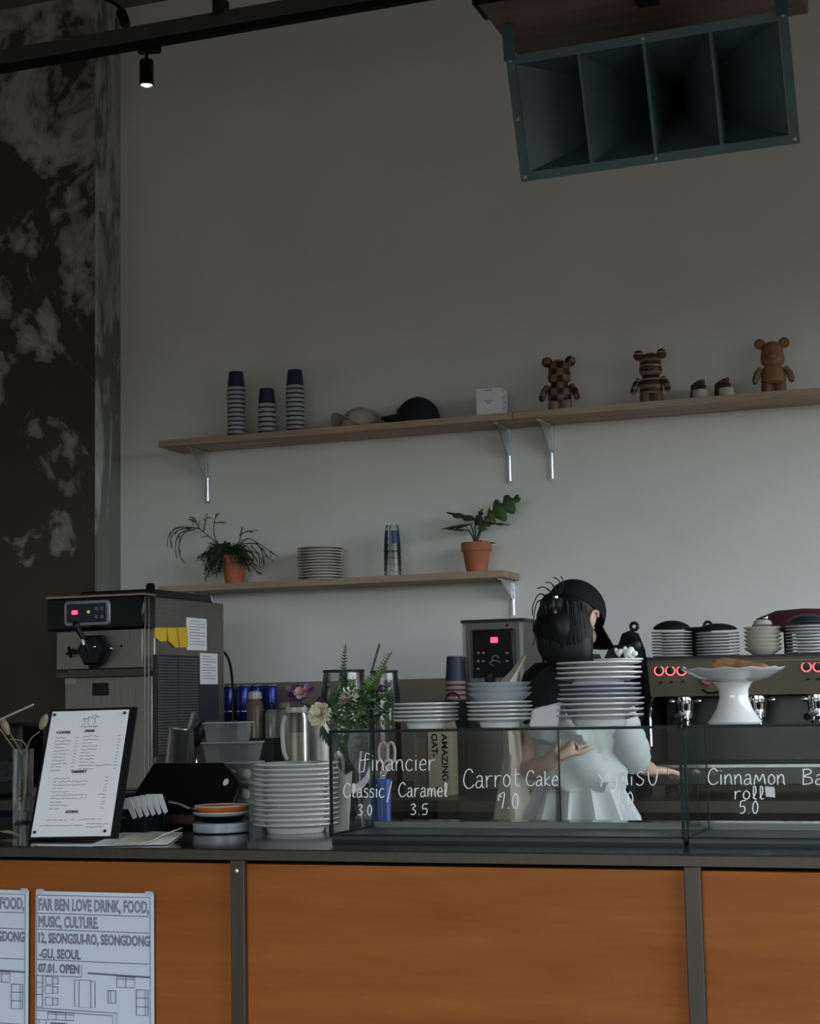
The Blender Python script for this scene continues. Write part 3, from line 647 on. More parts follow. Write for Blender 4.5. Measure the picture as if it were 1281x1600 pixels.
for dx_, dz_, r_ in ((.022, .012, .007), (.058, .006, .008)): M().ball((q.x+dx_, IY0-.098 if r_ < .008 else IY0-.042, q.z+dz_), r_).build('bolt', 'chrome', dd)
M().ball((q.x+.105, IY0-.038, q.z+.014), (.005, .003, .005)).build('screw_hole', 'black_matte', ic)
q = at(157, 1077, IY0+.01); M().rbox((q.x, IY0+.0125, q.z), (.076, .006, .05), .006).build('sight_window', 'black_gloss', ic)
q = at(110, 1064, IY0+.01); M().box((q.x, IY0+.0115, q.z), (.05, .002, .022)).build('rating_label', mat('label_grey', (.3, .3, .29), .5), ic)
# hopper lid
M().prism([(-.19, 0), (.185, 0), (.165, .035), (-.155, .035)], -.25, .25, c=(icx, (IY0+IY1)/2, 1.735)).build('hopper_lid', 'black_plastic', ic, bevel=.006)
m = M().lathe([(0, 0), (.010, 0), (.010, .012), (.017, .018), (.02, .03), (.014, .042), (0, .045)], 16, (icx+.02, (IY0+IY1)/2, 1.769)); m.build('lid_knob', 'black_plastic', ic)
# right side of the cabinet: seams, louvres, papers
sx_ = IX1
def side_pt(px, py):
    d = ray(px, py); t_ = (sx_-CAM.x)/d.x; return CAM+d*t_
def side_rect(px0, py0, px1, py1):
    a, b = side_pt(px0, (py0+py1)/2), side_pt(px1, (py0+py1)/2); c, d = side_pt((px0+px1)/2, py0), side_pt((px0+px1)/2, py1)
    return a.y, b.y, d.z, c.z
for px in (226, 232): 
    y_ = side_pt(px, 1000).y; M().box((sx_+.0012, y_, 1.36), (.003, .005, .74)).build('seam', 'steel', ic)
y0, y1, z0, z1 = side_rect(240, 1024, 311, 1180)
g = M().box((sx_+.001, (y0+y1)/2, (z0+z1)/2), (.006, y1-y0, z1-z0)).build('louvre_panel', 'dark_grey', ic)
lm = M(); nl = 34
for i in range(nl):
    zz = z0+.012+(z1-z0-.024)*i/(nl-1)
    for half in (0, 1):
        ya, yb = (y0+.03, (y0+y1)/2-.008) if half == 0 else ((y0+y1)/2+.008, y1-.02)
        lm.box((sx_+.006, (ya+yb)/2, zz), (.006, yb-ya, .0055), mtx=Matrix.Rotation(radians(25), 3, 'Y'))
lo = lm.build('louvre_slats', mat('louvre_grey', (.26, .26, .25), .4, .6), g); lo['kind'] = 'stuff'
for nm, box_, mt, lab in (('instruction_sheet', (291, 966, 322, 1016), 'paper', 'white instruction sheet'), ('instruction_sheet', (312, 1021, 339, 1069), 'paper', 'white instruction sheet'), ('dark_panel', (309, 1070, 341, 1125), mat('navy_panel', (.02, .024, .035), .5), 'dark blue panel')):
    y0, y1, z0, z1 = side_rect(*box_)
    s_ = M().box((sx_+.0015, (y0+y1)/2, (z0+z1)/2), (.003, y1-y0, z1-z0)).build(nm, mt, ic); s_['label'] = lab
    if mt == 'paper':
        tx = M()
        for i in range(9):
            zz = z1-(z1-z0)*(.1+.09*i); tx.box((sx_+.0033, (y0+y1)/2-(y1-y0)*(.0 if i % 3 else .12), zz), (.0006, (y1-y0)*(.8 if i % 3 else .5), .0022))
        o_ = tx.build('print_lines', 'ink_soft', s_); o_['kind'] = 'stuff'
y0, y1, z0, z1 = side_rect(241, 947, 288, 975)
wd_ = M()
for i in range(7): wd_.box((sx_+.001, (y0+y1)/2+.02*(i % 2), z1-(z1-z0)*i/7), (.001, (y1-y0)*(.7-.3*(i % 2)), .002))
o_ = wd_.build('rating_print', mat('label_dim', (.20, .20, .19), .5), ic); o_['kind'] = 'stuff'
for k_, pxs in enumerate((((241, 981), (259, 981), (259, 1002), (249, 1002), (241, 996)), ((259, 981), (274, 981), (277, 1012), (272, 1012), (262, 1002)), ((275, 981), (290, 980), (291, 1011), (279, 1012)))):
    pts = [side_pt(*p_) for p_ in pxs]; n_ = len(pts)
    y_ = M().add([Vector((sx_+.004+.002*k_, p_.y, p_.z)) for p_ in pts]+[Vector((sx_+.001, p_.y, p_.z)) for p_ in pts], [tuple(range(n_)), tuple(reversed(range(n_, 2*n_)))]+[(i, (i+1) % n_, n_+(i+1) % n_, n_+i) for i in range(n_)])
    o_ = y_.build('yellow_tag', mat('yellow_card', (.75, .47, .03), .6, var=.08), ic); o_['label'] = 'bright yellow tag'
# power cable
c0, c1, c2 = at(342, 1012, 2.9), at(357, 1030, 2.95), at(363, 1068, 3.0)
tag(M().tube(smoothpath([at(338, 1012, 2.76), c0, c1, c2, at(364, 1130, 3.0)], 8), .0055, 7).build('power_cable', 'black_plastic'), 'black power cable arching out behind the ice cream machine', 'cable')

# ------------------------------------------------------------------ stepped riser, cans and bottles against the wall
RZ1 = at(400, 1127, 3.28).z
rs = thing('step_riser', (0, 0, 0), 'black two-step riser carrying the blue cans and bottles', 'riser')
rx0, rx1 = at(338, 1120, 3.3).x, at(438, 1120, 3.3).x
M().box(((rx0+rx1)/2, 3.30, (BZ+RZ1)/2), (rx1-rx0, .26, RZ1-BZ)).build('upper_step', 'black_matte', rs, bevel=.004)
RZ2 = at(400, 1153, 3.08).z
M().box(((rx0+rx1)/2+.10, 3.085, (BZ+RZ2)/2), (rx1-rx0+.0, .165, RZ2-BZ)).build('lower_step', 'dark_grey', rs, bevel=.004)
M().box(((rx0+rx1)/2+.10, 3.0, (BZ+RZ2)/2-.02), (rx1-rx0-.03, .006, .05)).build('front_label', 'black_gloss', rs)
mat('can_blue', (.02, .045, .24), .25, .55, var=.2, scale=20); mat('alu', (.7, .7, .72), .25, 1)
def can(px, Y, label):
    x = at(px, 1120, Y).x; t = thing('drink_can', (x, Y, RZ1), label, 'can', 'blue drink cans by the wall')
    M().lathe([(0, .004), (.024, .004), (.026, 0), (.033, .012), (.033, .150), (.029, .160), (0, .160)], 24).build('body', 'can_blue', t)
    M().lathe([(.026, .158), (.029, .1585), (.0295, .163), (.027, .165), (.025, .161), (0, .160)], 24).build('lid', 'alu', t)
    M().lathe([(.0333, .045), (.0335, .046), (.0335, .048), (.0333, .049)], 24).build('band', 'alu', t)
for px, Y, lab in ((357, 3.22, 'blue drink can nearest the ice cream machine'), (380, 3.22, 'blue drink can second from the ice cream machine'), (400, 3.30, 'blue drink can partly behind the white-capped bottle'), (412, 3.378, 'blue drink can standing behind the other cans'), (423, 3.30, 'blue drink can closest to the purple flower')): can(px, Y, lab)
def bottle(name, px, ytop, Y, z, r, label, body, cap, capm, group=None):
    b = at(px, ytop, Y); h = b.z-z; t = thing(name, (b.x, Y, z), label, 'bottle', group)
    M().lathe([(0, 0), (r, 0), (r, h*.68), (r*.8, h*.76), (r*.42, h*.84), (r*.42, h*.92), (0, h*.92)], 24).build('body', body, t)
    M().lathe([(0, h*.80), (r*.6, h*.80), (r*.85 if cap else r*.5, h*.83), (r*.8 if cap else r*.5, h*.96), (r*.3, h), (0, h)], 20).build('cap', capm, t)
    return t
milky('amber_syrup', (.20, .16, .10), .75); milky('clear_label', (.24, .23, .20), .85)
bottle('syrup_bottle', 398, 1079, 3.07, RZ2, .038, 'syrup bottle with a milky white cap before the cans', 'amber_syrup', 1, milky('milky_white', (.55, .56, .55), .85))
bottle('syrup_bottle', 424, 1098, 3.06, RZ2, .030, 'small sauce bottle with a dark neck and pale label', 'clear_label', 0, 'black_plastic')
bottle('syrup_bottle', 444, 1096, 3.08, RZ2, .032, 'olive capped bottle beside the tall jug', 'clear_label', 1, mat('olive_cap', (.16, .16, .09), .5))

# ------------------------------------------------------------------ clear food boxes on the front counter
mat('box_rim', (.40, .42, .41), .3)
fb = at(364, 1215, .87)
pitch = (at(364, 1127, .87).z-CZ)/5
for i in range(5):
    w0 = .150 if i < 4 else .110
    xx = fb.x+(0 if i < 4 else -.015)
    t = thing('food_box', (xx, .87, CZ+i*pitch), 'clear plastic food box, %s, stacked behind the tablet stand' % ordn(4-i, 5), 'container', 'clear food boxes behind the tablet stand')
    M().add([(a*w0/2*s_, b*.05*s_, z_) for s_, z_ in ((.88, 0), (1, pitch*.86)) for a, b in ((-1, -1), (1, -1), (1, 1), (-1, 1))], [(3, 2, 1, 0), (0, 1, 5, 4), (1, 2, 6, 5), (2, 3, 7, 6), (3, 0, 4, 7)]).build('tub', milky('tub_cloudy', (.30, .31, .30), .30), t, smooth=False)
    M().box((0, 0, pitch*.93), (w0+.010, .112, pitch*.10)).build('lid', milky('lid_plastic', (.45, .47, .46), .55), t, bevel=.003)
    if i in (1, 2):
        m = M()
        for j in range(5): m.ball((-w0*.3+j*w0*.15, random.uniform(-.02, .02), pitch*.35), (.017, .02, pitch*.28), 9, 6)
        m.build('pastry_filling', mat('filling_pale', (.38, .34, .28), .8, var=.2), t)['kind'] = 'stuff'

# ------------------------------------------------------------------ tablet stand (back of the till), steel cup with scoop
q0, q1 = at(240, 1192, .74), at(348, 1190, .74); pt = thing('tablet_till', (0, 0, 0), 'black tablet till seen from behind with a round white logo', 'till')
xl, xr, zt = q0.x, q1.x, q0.z; zm = at(375, 1222, .70).z; xm_ = at(377, 1222, .70).x; zl0 = CZ+.045
def ty(z): return .62+.12*(z-zl0)/(zt-zl0)
po = [(xl-.035, zl0), (xm_+.004, zl0), (xm_, zm), (xr, zt), (xl, zt)]
M().add([(x, ty(z), z) for x, z in po]+[(x, ty(z)+.022, z-.004) for x, z in po], [(0, 1, 2, 3, 4), (9, 8, 7, 6, 5)]+[(i, 5+i, 5+(i+1) % 5, (i+1) % 5) for i in range(5)]).build('screen_shell', mat('till_black', (.008, .007, .0065), .3, var=.1, spec=.3), pt, bevel=.004)
M().prism([(xl-.01, CZ), (xm_-.01, CZ), (xm_-.02, CZ+.06), (xl, CZ+.06)], .645, .78).build('base', 'black_matte', pt, bevel=.004)
qv = at(356, 1222, .70); M().lathe([(0, 0), (.011, 0), (.011, .002), (0, .002)], 20, (qv.x, ty(qv.z)-.003, qv.z), Matrix.Rotation(radians(50), 3, 'X'), fx=.75, fy=1.1).build('logo_disc', 'paper', pt)
M().box(((xl+xr)/2+.01, .618, CZ+.024), (.16, .03, .026)).build('card_slot', mat('slot_brown', (.05, .02, .015), .5), pt)
q = at(272, 1140, .87); t = thing('steel_cup', (q.x, .87, CZ), 'brushed steel utensil cup leaning behind the tablet till', 'cup', rot=(0, radians(7), 0))
hh = q.z-CZ
M().lathe([(0, .004), (.040, .004), (.042, 0), (.046, .02), (.046, hh), (.048, hh+.003), (.044, hh+.002), (.043, .01), (0, .008)], 28).build('body', 'steel', t)
t2 = thing('ice_scoop', (q.x+.03, .87, CZ+hh*.4), 'metal handled scoop standing in the steel cup', 'scoop')
M().tube([(-.02, 0, -hh*.2), (.024, 0, hh*.62), (.042, -.005, hh*.78)], [.008, .008, .010], 8).build('handle', 'steel', t2)
M().ball((.052, .0, hh*.55), (.022, .012, .045), 10, 8, Matrix.Rotation(radians(25), 3, 'Y')).build('grip', 'black_plastic', t2)
b = at(299, 1170, .83); bottle('shaker_bottle', 303, 1160, .93, CZ, .014, 'small chrome bottle between the steel cup and food boxes', 'chrome', 0, 'chrome')

# ------------------------------------------------------------------ flip-lid cups / card holder beside the menu
h0 = at(210, 1250, .42); t = thing('card_holder', (h0.x, .42, CZ), 'dark holder gripping a fan of white cards by the menu', 'holder')
M().box((.0, .03, .02), (.085, .09, .04)).build('base', 'black_matte', t, bevel=.004)
M().box((.0, .085, .05), (.10, .012, .10)).build('back', 'black_matte', t, bevel=.003)
for i in range(6):
    c = M().prism([(-.030, -.012), (.010, -.012), (.026, -.040), (.036, -.034), (.018, .014), (-.030, .014)], -.0012, .0012, c=(-.022+i*.0115, -.012+i*.014, .078+i*.002))
    o = c.build('white_card', 'paper', None, (h0.x, .42, CZ)); tag(o, 'bent white card, %s, in the holder by the menu' % ('frontmost' if i == 0 else ('rearmost' if i == 5 else ORD[i]+' from the front')), 'card', 'white cards in the holder')

# ------------------------------------------------------------------ tall jugs
mat('jug_grey', (.34, .32, .28), .3, var=.05)
q = at(463, 1108, .66); t = thing('flip_jug', (q.x, .66, CZ), 'tall clear jug of olive-brown tea with a loop handle', 'jug'); hh = q.z-CZ
M().lathe([(0, 0), (.034, 0), (.036, .005), (.036, hh*.93), (.030, hh*.985), (.028, hh), (.026, hh), (.033, hh*.92), (.033, .006), (0, .006)], 28).build('body', glass('jug_plastic', (.93, .93, .90), .7, .3), t)
M().lathe([(0, .007), (.032, .007), (.032, hh*.80), (0, hh*.80)], 28).build('tea', mat('tea', (.20, .17, .085), .6, var=.1), t)
M().lathe([(0, hh*.97), (.031, hh*.97), (.032, hh*.99), (.031, hh*1.015), (0, hh*1.015)], 28).build('lid', 'jug_grey', t)
M().tube(smoothpath([(-.026, 0, hh*1.0), (-.022, -.004, hh*1.05), (0, -.006, hh*1.075), (.022, -.004, hh*1.05), (.027, 0, hh*1.0)], 5), .0035, 7).build('loop_handle', 'jug_grey', t)
M().tube(smoothpath([(-.020, -.034, hh*.94), (-.022, -.046, hh*.85), (-.020, -.046, hh*.66), (-.014, -.036, hh*.58)], 5), .0065, 8).build('grip', milky('grip_clear', (.55, .53, .48), .6), t)
q = at(498, 1128, .80); t = thing('flip_jug', (q.x, .80, CZ), 'opaque pale grey jug half behind the white rose', 'jug'); hh = q.z-CZ
M().lathe([(0, 0), (.032, 0), (.034, .005), (.034, hh*.94), (.028, hh), (0, hh)], 28).build('body', 'jug_grey', t)
M().lathe([(.028, hh*.97), (.031, hh*.98), (.031, hh*1.03), (0, hh*1.03)], 28).build('lid', mat('jug_lid', (.5, .48, .44), .4), t)
q = at(510, 1208, .52); t = thing('place_tag', (q.x, .52, CZ), 'small white tag standing between the plates and the case', 'tag')
M().rbox((0, 0, q.z-CZ), (.016, .004, .035), .005).build('tag_face', 'paper', t); M().box((0, 0, (q.z-CZ)/2), (.006, .006, q.z-CZ)).build('stem', 'jug_grey', t)

# ------------------------------------------------------------------ espresso machine
EY0, EY1 = 2.20, 2.72
e0 = at(1012, 1060, EY0).x; e1 = e0+.98
em = thing('espresso_machine', (0, 0, 0), 'wide bronze-grey espresso machine with red ring buttons', 'espresso machine')
mat('bronze_panel', (.19, .172, .12), .42, .5, var=.05); mat('ring_red', (.3, .02, .03), .4, emit=(1, .12, .15), es=2.2)
zT = at(1050, 1031, EY0).z; zP = at(1050, 1089, EY0).z; ex_ = (e0+e1)/2
M().box((ex_, (EY0+EY1)/2+.1, (zP+BZ+.12)/2), (.94, EY1-EY0-.2, zP-BZ-.12)).build('body', mat('machine_dark', (.04, .038, .034), .35, .6, var=.1), em, bevel=.004)
M().prism([(EY0+.03, zP), (EY0-.012, zT-.01), (EY0, zT), (EY1, zT), (EY1, zP)], e0, e1, mtx=Matrix(((0, 1, 0), (1, 0, 0), (0, 0, 1)))).build('upper_housing', 'bronze_panel', em, bevel=.003)
M().box((ex_, (EY0+EY1)/2, zT+.004), (e1-e0, EY1-EY0-.02, .012)).build('cup_tray', 'dark_grey', em)
M().box((ex_, (EY0+EY1)/2-.02, BZ+.085), (e1-e0-.02, EY1-EY0+.02, .075)).build('drip_tray', mat('tray_steel', (.07, .066, .06), .35, .7), em, bevel=.004)
M().box((ex_, EY0-.032, BZ+.112), (e1-e0-.04, .006, .010)).build('tray_rail', 'chrome', em)
for x in (e0-.010, e1+.010):
    M().prism([(EY0-.035, BZ+.06), (EY0-.035, BZ+.13), (EY0+.06, zP-.06), (EY0-.02, zT+.012), (EY1+.01, zT+.012), (EY1+.01, BZ+.06)], x-.010, x+.010, mtx=Matrix(((0, 1, 0), (1, 0, 0), (0, 0, 1)))).build('side_cheek', 'black_matte', em)
for x in (e0+.06, e1-.06):
    for y in (EY0+.05, EY1-.06): M().lathe([(0, 0), (.025, 0), (.02, .05), (0, .05)], 14, (x, y, BZ)).build('foot', 'black_matte', em)
def front_pt(px, py):
    a = at(px, py, EY0); return Vector((a.x, EY0-.004+.042*max(0, (zT-.01-a.z))/(zT-zP)-.010, a.z))
tb = Matrix.Rotation(radians(90), 3, 'X')
for px, py in ((1030, 1048), (1047.5, 1048), (1065, 1048), (1260, 1042), (1278, 1042), (1296, 1042)):
    c = front_pt(px, py); rg = M()
    rg.tube([(c.x+.0158*cos(a), c.y, c.z+.0158*sin(a)) for a in [2*pi*i/20 for i in range(21)]], .0025, 6); rg.build('ring_button', 'ring_red', em)
    M().lathe([(0, 0), (.013, 0), (.013, .004), (0, .005)], 16, (c.x, c.y+.003, c.z), tb).build('button_face', 'black_plastic', em)
for px, py in ((1031, 1067), (1048, 1066), (1066, 1065), (1262, 1061), (1278, 1061)):
    c = front_pt(px, py); M().rbox((c.x, c.y, c.z), (.010, .003, .006), .002).build('button_icon', 'black_matte', em)
c = front_pt(1105, 1060); M().lathe([(0, 0), (.026, 0), (.026, .008), (.022, .012), (0, .012)], 24, (c.x, c.y+.004, c.z), tb).build('pressure_gauge', mat('gauge_red', (.25, .03, .04), .3, var=.4, scale=80), em)
M().tube(smoothpath([front_pt(1096, 1078), front_pt(1108, 1083)+Vector((0, -.01, 0)), front_pt(1125, 1080)], 5), .004, 7).build('hose', 'black_plastic', em)
def group_head(px, Yo=0):
    c = at(px, 1094, EY0); h = M().lathe([(0, 0), (.034, 0), (.036, -.018), (.032, -.034), (.03, -.05), (0, -.05)], 20, (c.x, EY0+.075, zP)).build('group_head', 'chrome', em)
    M().lathe([(0, -.048), (.030, -.048), (.030, -.075), (.012, -.085), (0, -.085)], 18, (c.x, EY0+.075, zP)).build('portafilter', 'chrome', h)
    M().tube([(c.x, EY0+.05, zP-.062), (c.x-.012, EY0-.03, zP-.068), (c.x-.018, EY0-.075, zP-.076)], [.009, .012, .013], 9).build('portafilter_handle', 'black_plastic', h)
    for d in (-.012, .012): M().tube([(c.x+d, EY0+.07, zP-.082), (c.x+d*1.4, EY0+.06, zP-.105)], .006, 7).build('spout', 'chrome', h)
    for d in (-.035, .06): M().ball((c.x+d, EY0+.02, zP-.016), (.013, .013, .009)).build('steam_knob', 'chrome', h)
group_head(1063); group_head(1178); group_head(1272)
for px in (1012,):
    c = at(px, 1095, EY0); M().tube(smoothpath([(c.x+.015, EY0+.03, zP), (c.x+.010, EY0-.01, zP-.04), (c.x+.012, EY0-.02, zP-.17)], 6), .005, 7).build('steam_wand', 'chrome', em)
# cup stacks on the machine
ET = zT+.010
sp = [(0, .001), (.034, .001), (.036, 0), (.040, .002), (.072, .0035), (.075, .0055), (.074, .0078), (.06, .0070), (0, .0055)]
def saucers(px, n, ytop, m, label, group, R=1.0):
    x = at(px, 1000, EY0+.13).x; pitch = (at(px, ytop, EY0+.13).z-ET)/n
    stack('saucer', [(r*R, z*1.0) for r, z in sp], m, x, EY0+.13, ET, n, pitch, label, group, 'saucer', .0015, 36)
    return x, ET+n*pitch+.007
sa = saucers(1050, 9, 986, 'white_ceramic', 'white saucer, {}, in the stack above the first red buttons', 'saucer stack next to the barista', .98)
sb_ = saucers(1121, 8, 987, 'white_ceramic', 'white saucer, {}, in the second stack from the barista', 'second saucer stack', 1.03)
sd_ = saucers(1262, 9, 976, 'white_ceramic', 'white saucer, {}, in the stack cut by the photo edge', 'saucer stack at the photo edge', 1.03)
x = at(1192, 1000, EY0+.13).x; n = 6; pt_ = (at(1192, 985, EY0+.13).z-ET)/n
stack('cream_cup', [(0, .003), (.03, .003), (.034, 0), (.042, .006), (.062, .020), (.067, .026), (.065, .027), (.058, .020), (.03, .006), (0, .006)], 'cream_ceramic', x, EY0+.13, ET, n, pt_, 'rounded cream bowl, {}, in the pale stack on the machine', 'cream bowls on the machine', 'bowl', .001)
def dome(name, c, R, h, m, label, cat):
    tag(M().lathe([(R, 0), (R*1.01, .004), (R*.9, h*.45), (R*.6, h*.8), (R*.3, h*.97), (R*.18, h), (0, h)], 30, c).build(name, m), label, cat)
dome('inverted_bowl', (sa[0], EY0+.13, sa[1]), .066, .03, 'black_matte', 'black bowl upside down on the stack nearest the barista', 'bowl')
dome('inverted_bowl', (sb_[0], EY0+.13, sb_[1]), .070, .022, 'black_matte', 'black bowl upside down on the second saucer stack', 'bowl')
dome('inverted_bowl', (sd_[0], EY0+.13, sd_[1]), .068, .03, mat('navy_bowl', (.02, .023, .03), .4), 'dark navy bowl upside down on the stack at the photo edge', 'bowl')
m = M(); c = at(1255, 975, EY0+.34)
m.lathe([(.19, 0), (.192, .01), (.17, .04), (.10, .066), (0, .072)], 36, (c.x, EY0+.36, sd_[1]-.01), fy=.55)
m.lathe([(0, 0), (.17, 0), (.19, .004), (.19, .012), (0, .012)], 30, (c.x, EY0+.36, sd_[1]-.020), fy=.55)
tag(m.build('maroon_cover', mat('maroon_fabric', (.05, .012, .016), .6, var=.2)), 'dark maroon tray lid behind the cup stacks', 'lid')
m = M().lathe([(0, 0), (.145, 0), (.145, .006), (0, .006)], 24, (c.x, EY0+.36, ET), fy=.6); 
for a in (0, 2.1, 4.2): m.tube([(c.x+.12*cos(a), EY0+.36+.06*sin(a), ET+.006), (c.x+.12*cos(a), EY0+.36+.06*sin(a), sd_[1]-.021)], .01, 8)
tag(m.build('cup_rack', 'black_matte'), 'black rack holding up the maroon lid', 'rack')
c = at(1192, 978, EY0+.14); t = thing('sugar_pot', (c.x, EY0+.13, ET+n*pt_+.012), 'little pale pot with a silver knob on the cream bowls', 'pot')
M().lathe([(0, 0), (.02, 0), (.035, .008), (.030, .022), (.012, .027), (0, .027)], 22).build('pot', mat('pot_greige', (.42, .40, .37), .4), t); M().ball((.012, 0, .032), .010).build('knob', 'chrome', t)
def mug(px, py, Y, R, h, label, hx=1):
    c = at(px, py, Y); t = thing('black_mug', (c.x, Y, ET), label, 'mug', 'black mugs on the machine')
    M().lathe([(0, 0), (R*.85, 0), (R, .006), (R, h*.8), (R*.85, h*.93), (R*.55, h), (0, h)], 26).build('body', 'black_plastic', t)
    M().tube([(R*.5+.016+.014*cos(a), -R*.4, h+.004+.014*sin(a)) for a in [2*pi*i/14 for i in range(15)]], .0055, 7).build('ring_handle', 'black_plastic', t)
mug(1090, 1000, EY0+.34, .055, at(1090, 980, EY0+.34).z-ET, 'black lidded mug peeking out between the first two stacks')
c = at(996, 1010, 2.05); 
t = thing('black_teapot', (at(998, 1010, 2.30).x-.03, 2.30, BZ), 'black round kettle with a knob beside the barista and the machine', 'kettle')
zk = at(998, 979, 2.30).z-BZ
M().lathe([(0, 0), (.055, 0), (.06, .01), (.06, zk*.72), (.052, zk*.86), (.03, zk*.96), (0, zk*.98)], 28).build('body', 'black_matte', t)
M().tube([(.020+.013*cos(a), -.02, zk+.0+.013*sin(a)) for a in [2*pi*i/14 for i in range(15)]], .006, 7).build('knob_ring', 'black_plastic', t)
M().ball((.012, -.05, zk*.88), (.040, .02, .04)).build('spout_cover', 'black_plastic', t)
t = thing('black_scale', (at(963, 1018, 2.16).x, 2.20, BZ), 'flat black box standing between the barista and the kettle', 'box'); zk = at(963, 1008, 2.2).z-BZ
M().prism([(-.05, 0), (.045, 0), (.045, zk), (-.025, zk), (-.05, zk-.05)], -.03, .03).build('case', 'black_plastic', t, bevel=.003); M().box((.01, -.031, zk-.02), (.03, .002, .006)).build('label', 'label_grey', t)

# ------------------------------------------------------------------ water dispenser beside the barista
DY = 2.72; d0, d1 = at(723, 1000, DY).x, at(818, 1000, DY).x; dz = at(770, 971, DY).z
wd = thing('coffee_brewer', (0, 0, 0), 'steel cased coffee brewer with a black panel and red digits', 'brewer'); dcx = (d0+d1)/2
M().box((dcx, DY+.17, (dz+BZ)/2), (d1-d0, .34, dz-BZ)).build('housing', mat('brewer_steel', (.12, .11, .098), .4, .7, var=.06), wd, bevel=.004)
M().box((dcx, DY+.17, dz+.003), (d1-d0+.012, .352, .012)).build('top_lip', 'black_plastic', wd)
for x in (d0+.008, d1-.008): M().box((x, DY-.003, (dz+BZ)/2), (.014, .008, dz-BZ-.02)).build('frame_rail', 'steel_brushed', wd)
a, b = at(738, 986, DY), at(805, 1056, DY)
pn = M().rbox(((a.x+b.x)/2, DY-.006, (a.z+b.z)/2), (b.x-a.x, .014, a.z-b.z), .006).build('panel', 'black_gloss', wd)
fr_ = M(); 
for q0, q1 in (((a.x, a.z), (b.x, a.z)), ((b.x, a.z), (b.x, b.z)), ((b.x, b.z), (a.x, b.z)), ((a.x, b.z), (a.x, a.z))): fr_.tube([(q0[0], DY-.012, q0[1]), (q1[0], DY-.012, q1[1])], .004, 4)
fr_.build('bezel', 'dark_grey', pn)
c = at(772, 1000, DY-.014); M().rbox((c.x, DY-.0145, c.z), (.030, .003, .022), .004).build('digits', 'red_led', pn)
mat('icon_grey', (.22, .22, .23), .5)
for px, py in ((747, 1020), (747, 1033), (747, 1045), (755, 1020), (755, 1033), (792, 1020), (792, 1033)):
    c = at(px, py, DY-.014); M().rbox((c.x, DY-.0143, c.z), (.010, .002, .008), .003).build('key', 'icon_grey', pn)
ii = M()
for k_, (px, py, rx_, rz_) in enumerate(((773, 1036, .020, .010), (774, 1029, .014, .012))):
    c = at(px, py, DY-.014); ii.tube([(c.x+rx_*cos(a_), DY-.0145, c.z+rz_*sin(a_)) for a_ in [i*.45 for i in range(11)]], .0018, 5)
ii.build('cup_icon', 'icon_grey', pn)
c = at(765, 1062, DY-.02); M().lathe([(0, 0), (.010, 0), (.018, .03), (.018, .05), (0, .05)], 14, (c.x, DY-.025, c.z-.03)).build('spout', 'black_plastic', wd)
c = at(792, 977, DY); M().ball((c.x, DY-.004, c.z), (.005, .004, .005)).build('lock', 'black_matte', wd)
# kraft-rimmed paper cups, upside down
def cup_stack(px, ytop, ybase, Y, z, n, Rr, label, group, body='navy_paper', rim='cup_rim', hcup=.095, base_px=None):
    c = at(px, (ytop+ybase)/2, Y); tot = at(px, ytop, Y).z-z; pitch = (tot-hcup)/max(1, n-1)
    bd = M().lathe([(Rr*.985, .003), (Rr*.80, hcup-.004), (Rr*.78, hcup), (Rr*.74, hcup), (Rr*.73, hcup-.006), (0, hcup-.006)], 28, cap=False).mesh('paper_cup'); bd.materials.append(gm(body))
    rm = M().lathe([(Rr*.97, .0), (Rr*1.03, .001), (Rr*1.045, max(.0045, pitch*.35)), (Rr*1.02, max(.0085, pitch*.66)), (Rr*.97, max(.0085, pitch*.66))], 28).mesh('rim'); rm.materials.append(gm(rim))
    bs = M().lathe([(Rr*.74, hcup), (Rr*.785, hcup), (Rr*.785, hcup+.0025), (Rr*.74, hcup+.002)], 28).mesh('base_ring'); bs.materials.append(gm(rim))
    for i in range(n):
        t = link('paper_cup', bd, None, (c.x, Y, z+i*pitch)); tag(t, label.format(ordn(n-1-i, n)), 'cup', group)
        link('rim', rm, t)
        if i == n-1: link('base_ring', bs, t)
cup_stack(711, 1026, 1100, 2.66, BZ, 22, .040, 'dark paper cup, {}, in the stack against the coffee brewer', 'paper cups beside the brewer', 'navy_paper', mat('kraft_rim', (.34, .20, .15), .7), hcup=.11)
# oat drink cartons
def carton(px0, px1, ybot, Y, m, label, text=None, h=.245):
    a, b = at(px0, ybot, Y), at(px1, ybot, Y); w_ = b.x-a.x; t = thing('drink_carton', ((a.x+b.x)/2, Y+.04, BZ), label, 'carton', 'drink cartons behind the case')
    M().box((0, 0, h*.45), (w_, .08, h*.9)).build('box', m, t, bevel=.003)
    M().prism([(-.04, h*.9), (.04, h*.9), (.004, h*1.06), (-.004, h*1.06)], -w_/2, w_/2, mtx=Matrix(((0, 1, 0), (1, 0, 0), (0, 0, 1)))).build('gable', m, t)
    if text:
        for i, (txt, u, z0, z1) in enumerate(text):
            me = text_mesh(txt, 1.0, bold=.025); xs_ = [v.co.x for v in me.vertices]; L_ = max(xs_)-min(xs_); tp = max(v.co.y for v in me.vertices)
            k_ = .024/tp; kl = (z1-z0)/L_
            o = M().add([(u+v.co.y*k_-.0, -.0405, z1-(v.co.x-min(xs_))*kl) for v in me.vertices], [tuple(p_.vertices) for p_ in me.polygons]).build('lettering', 'ink', t, smooth=False); bpy.data.meshes.remove(me)
        M().box((0, -.0405, h*.10), (w_*.7, .001, .012)).build('print_band', mat('carton_red', (.25, .09, .07), .6), t)
    return t
carton(669, 706, 1222, 2.36, mat('carton_kraft', (.40, .33, .22), .7, var=.06), 'kraft coloured oat drink carton with black upright lettering', [('AMAZING', .010, .055, .232), ('OAT-', -.030, .145, .232)], .27)
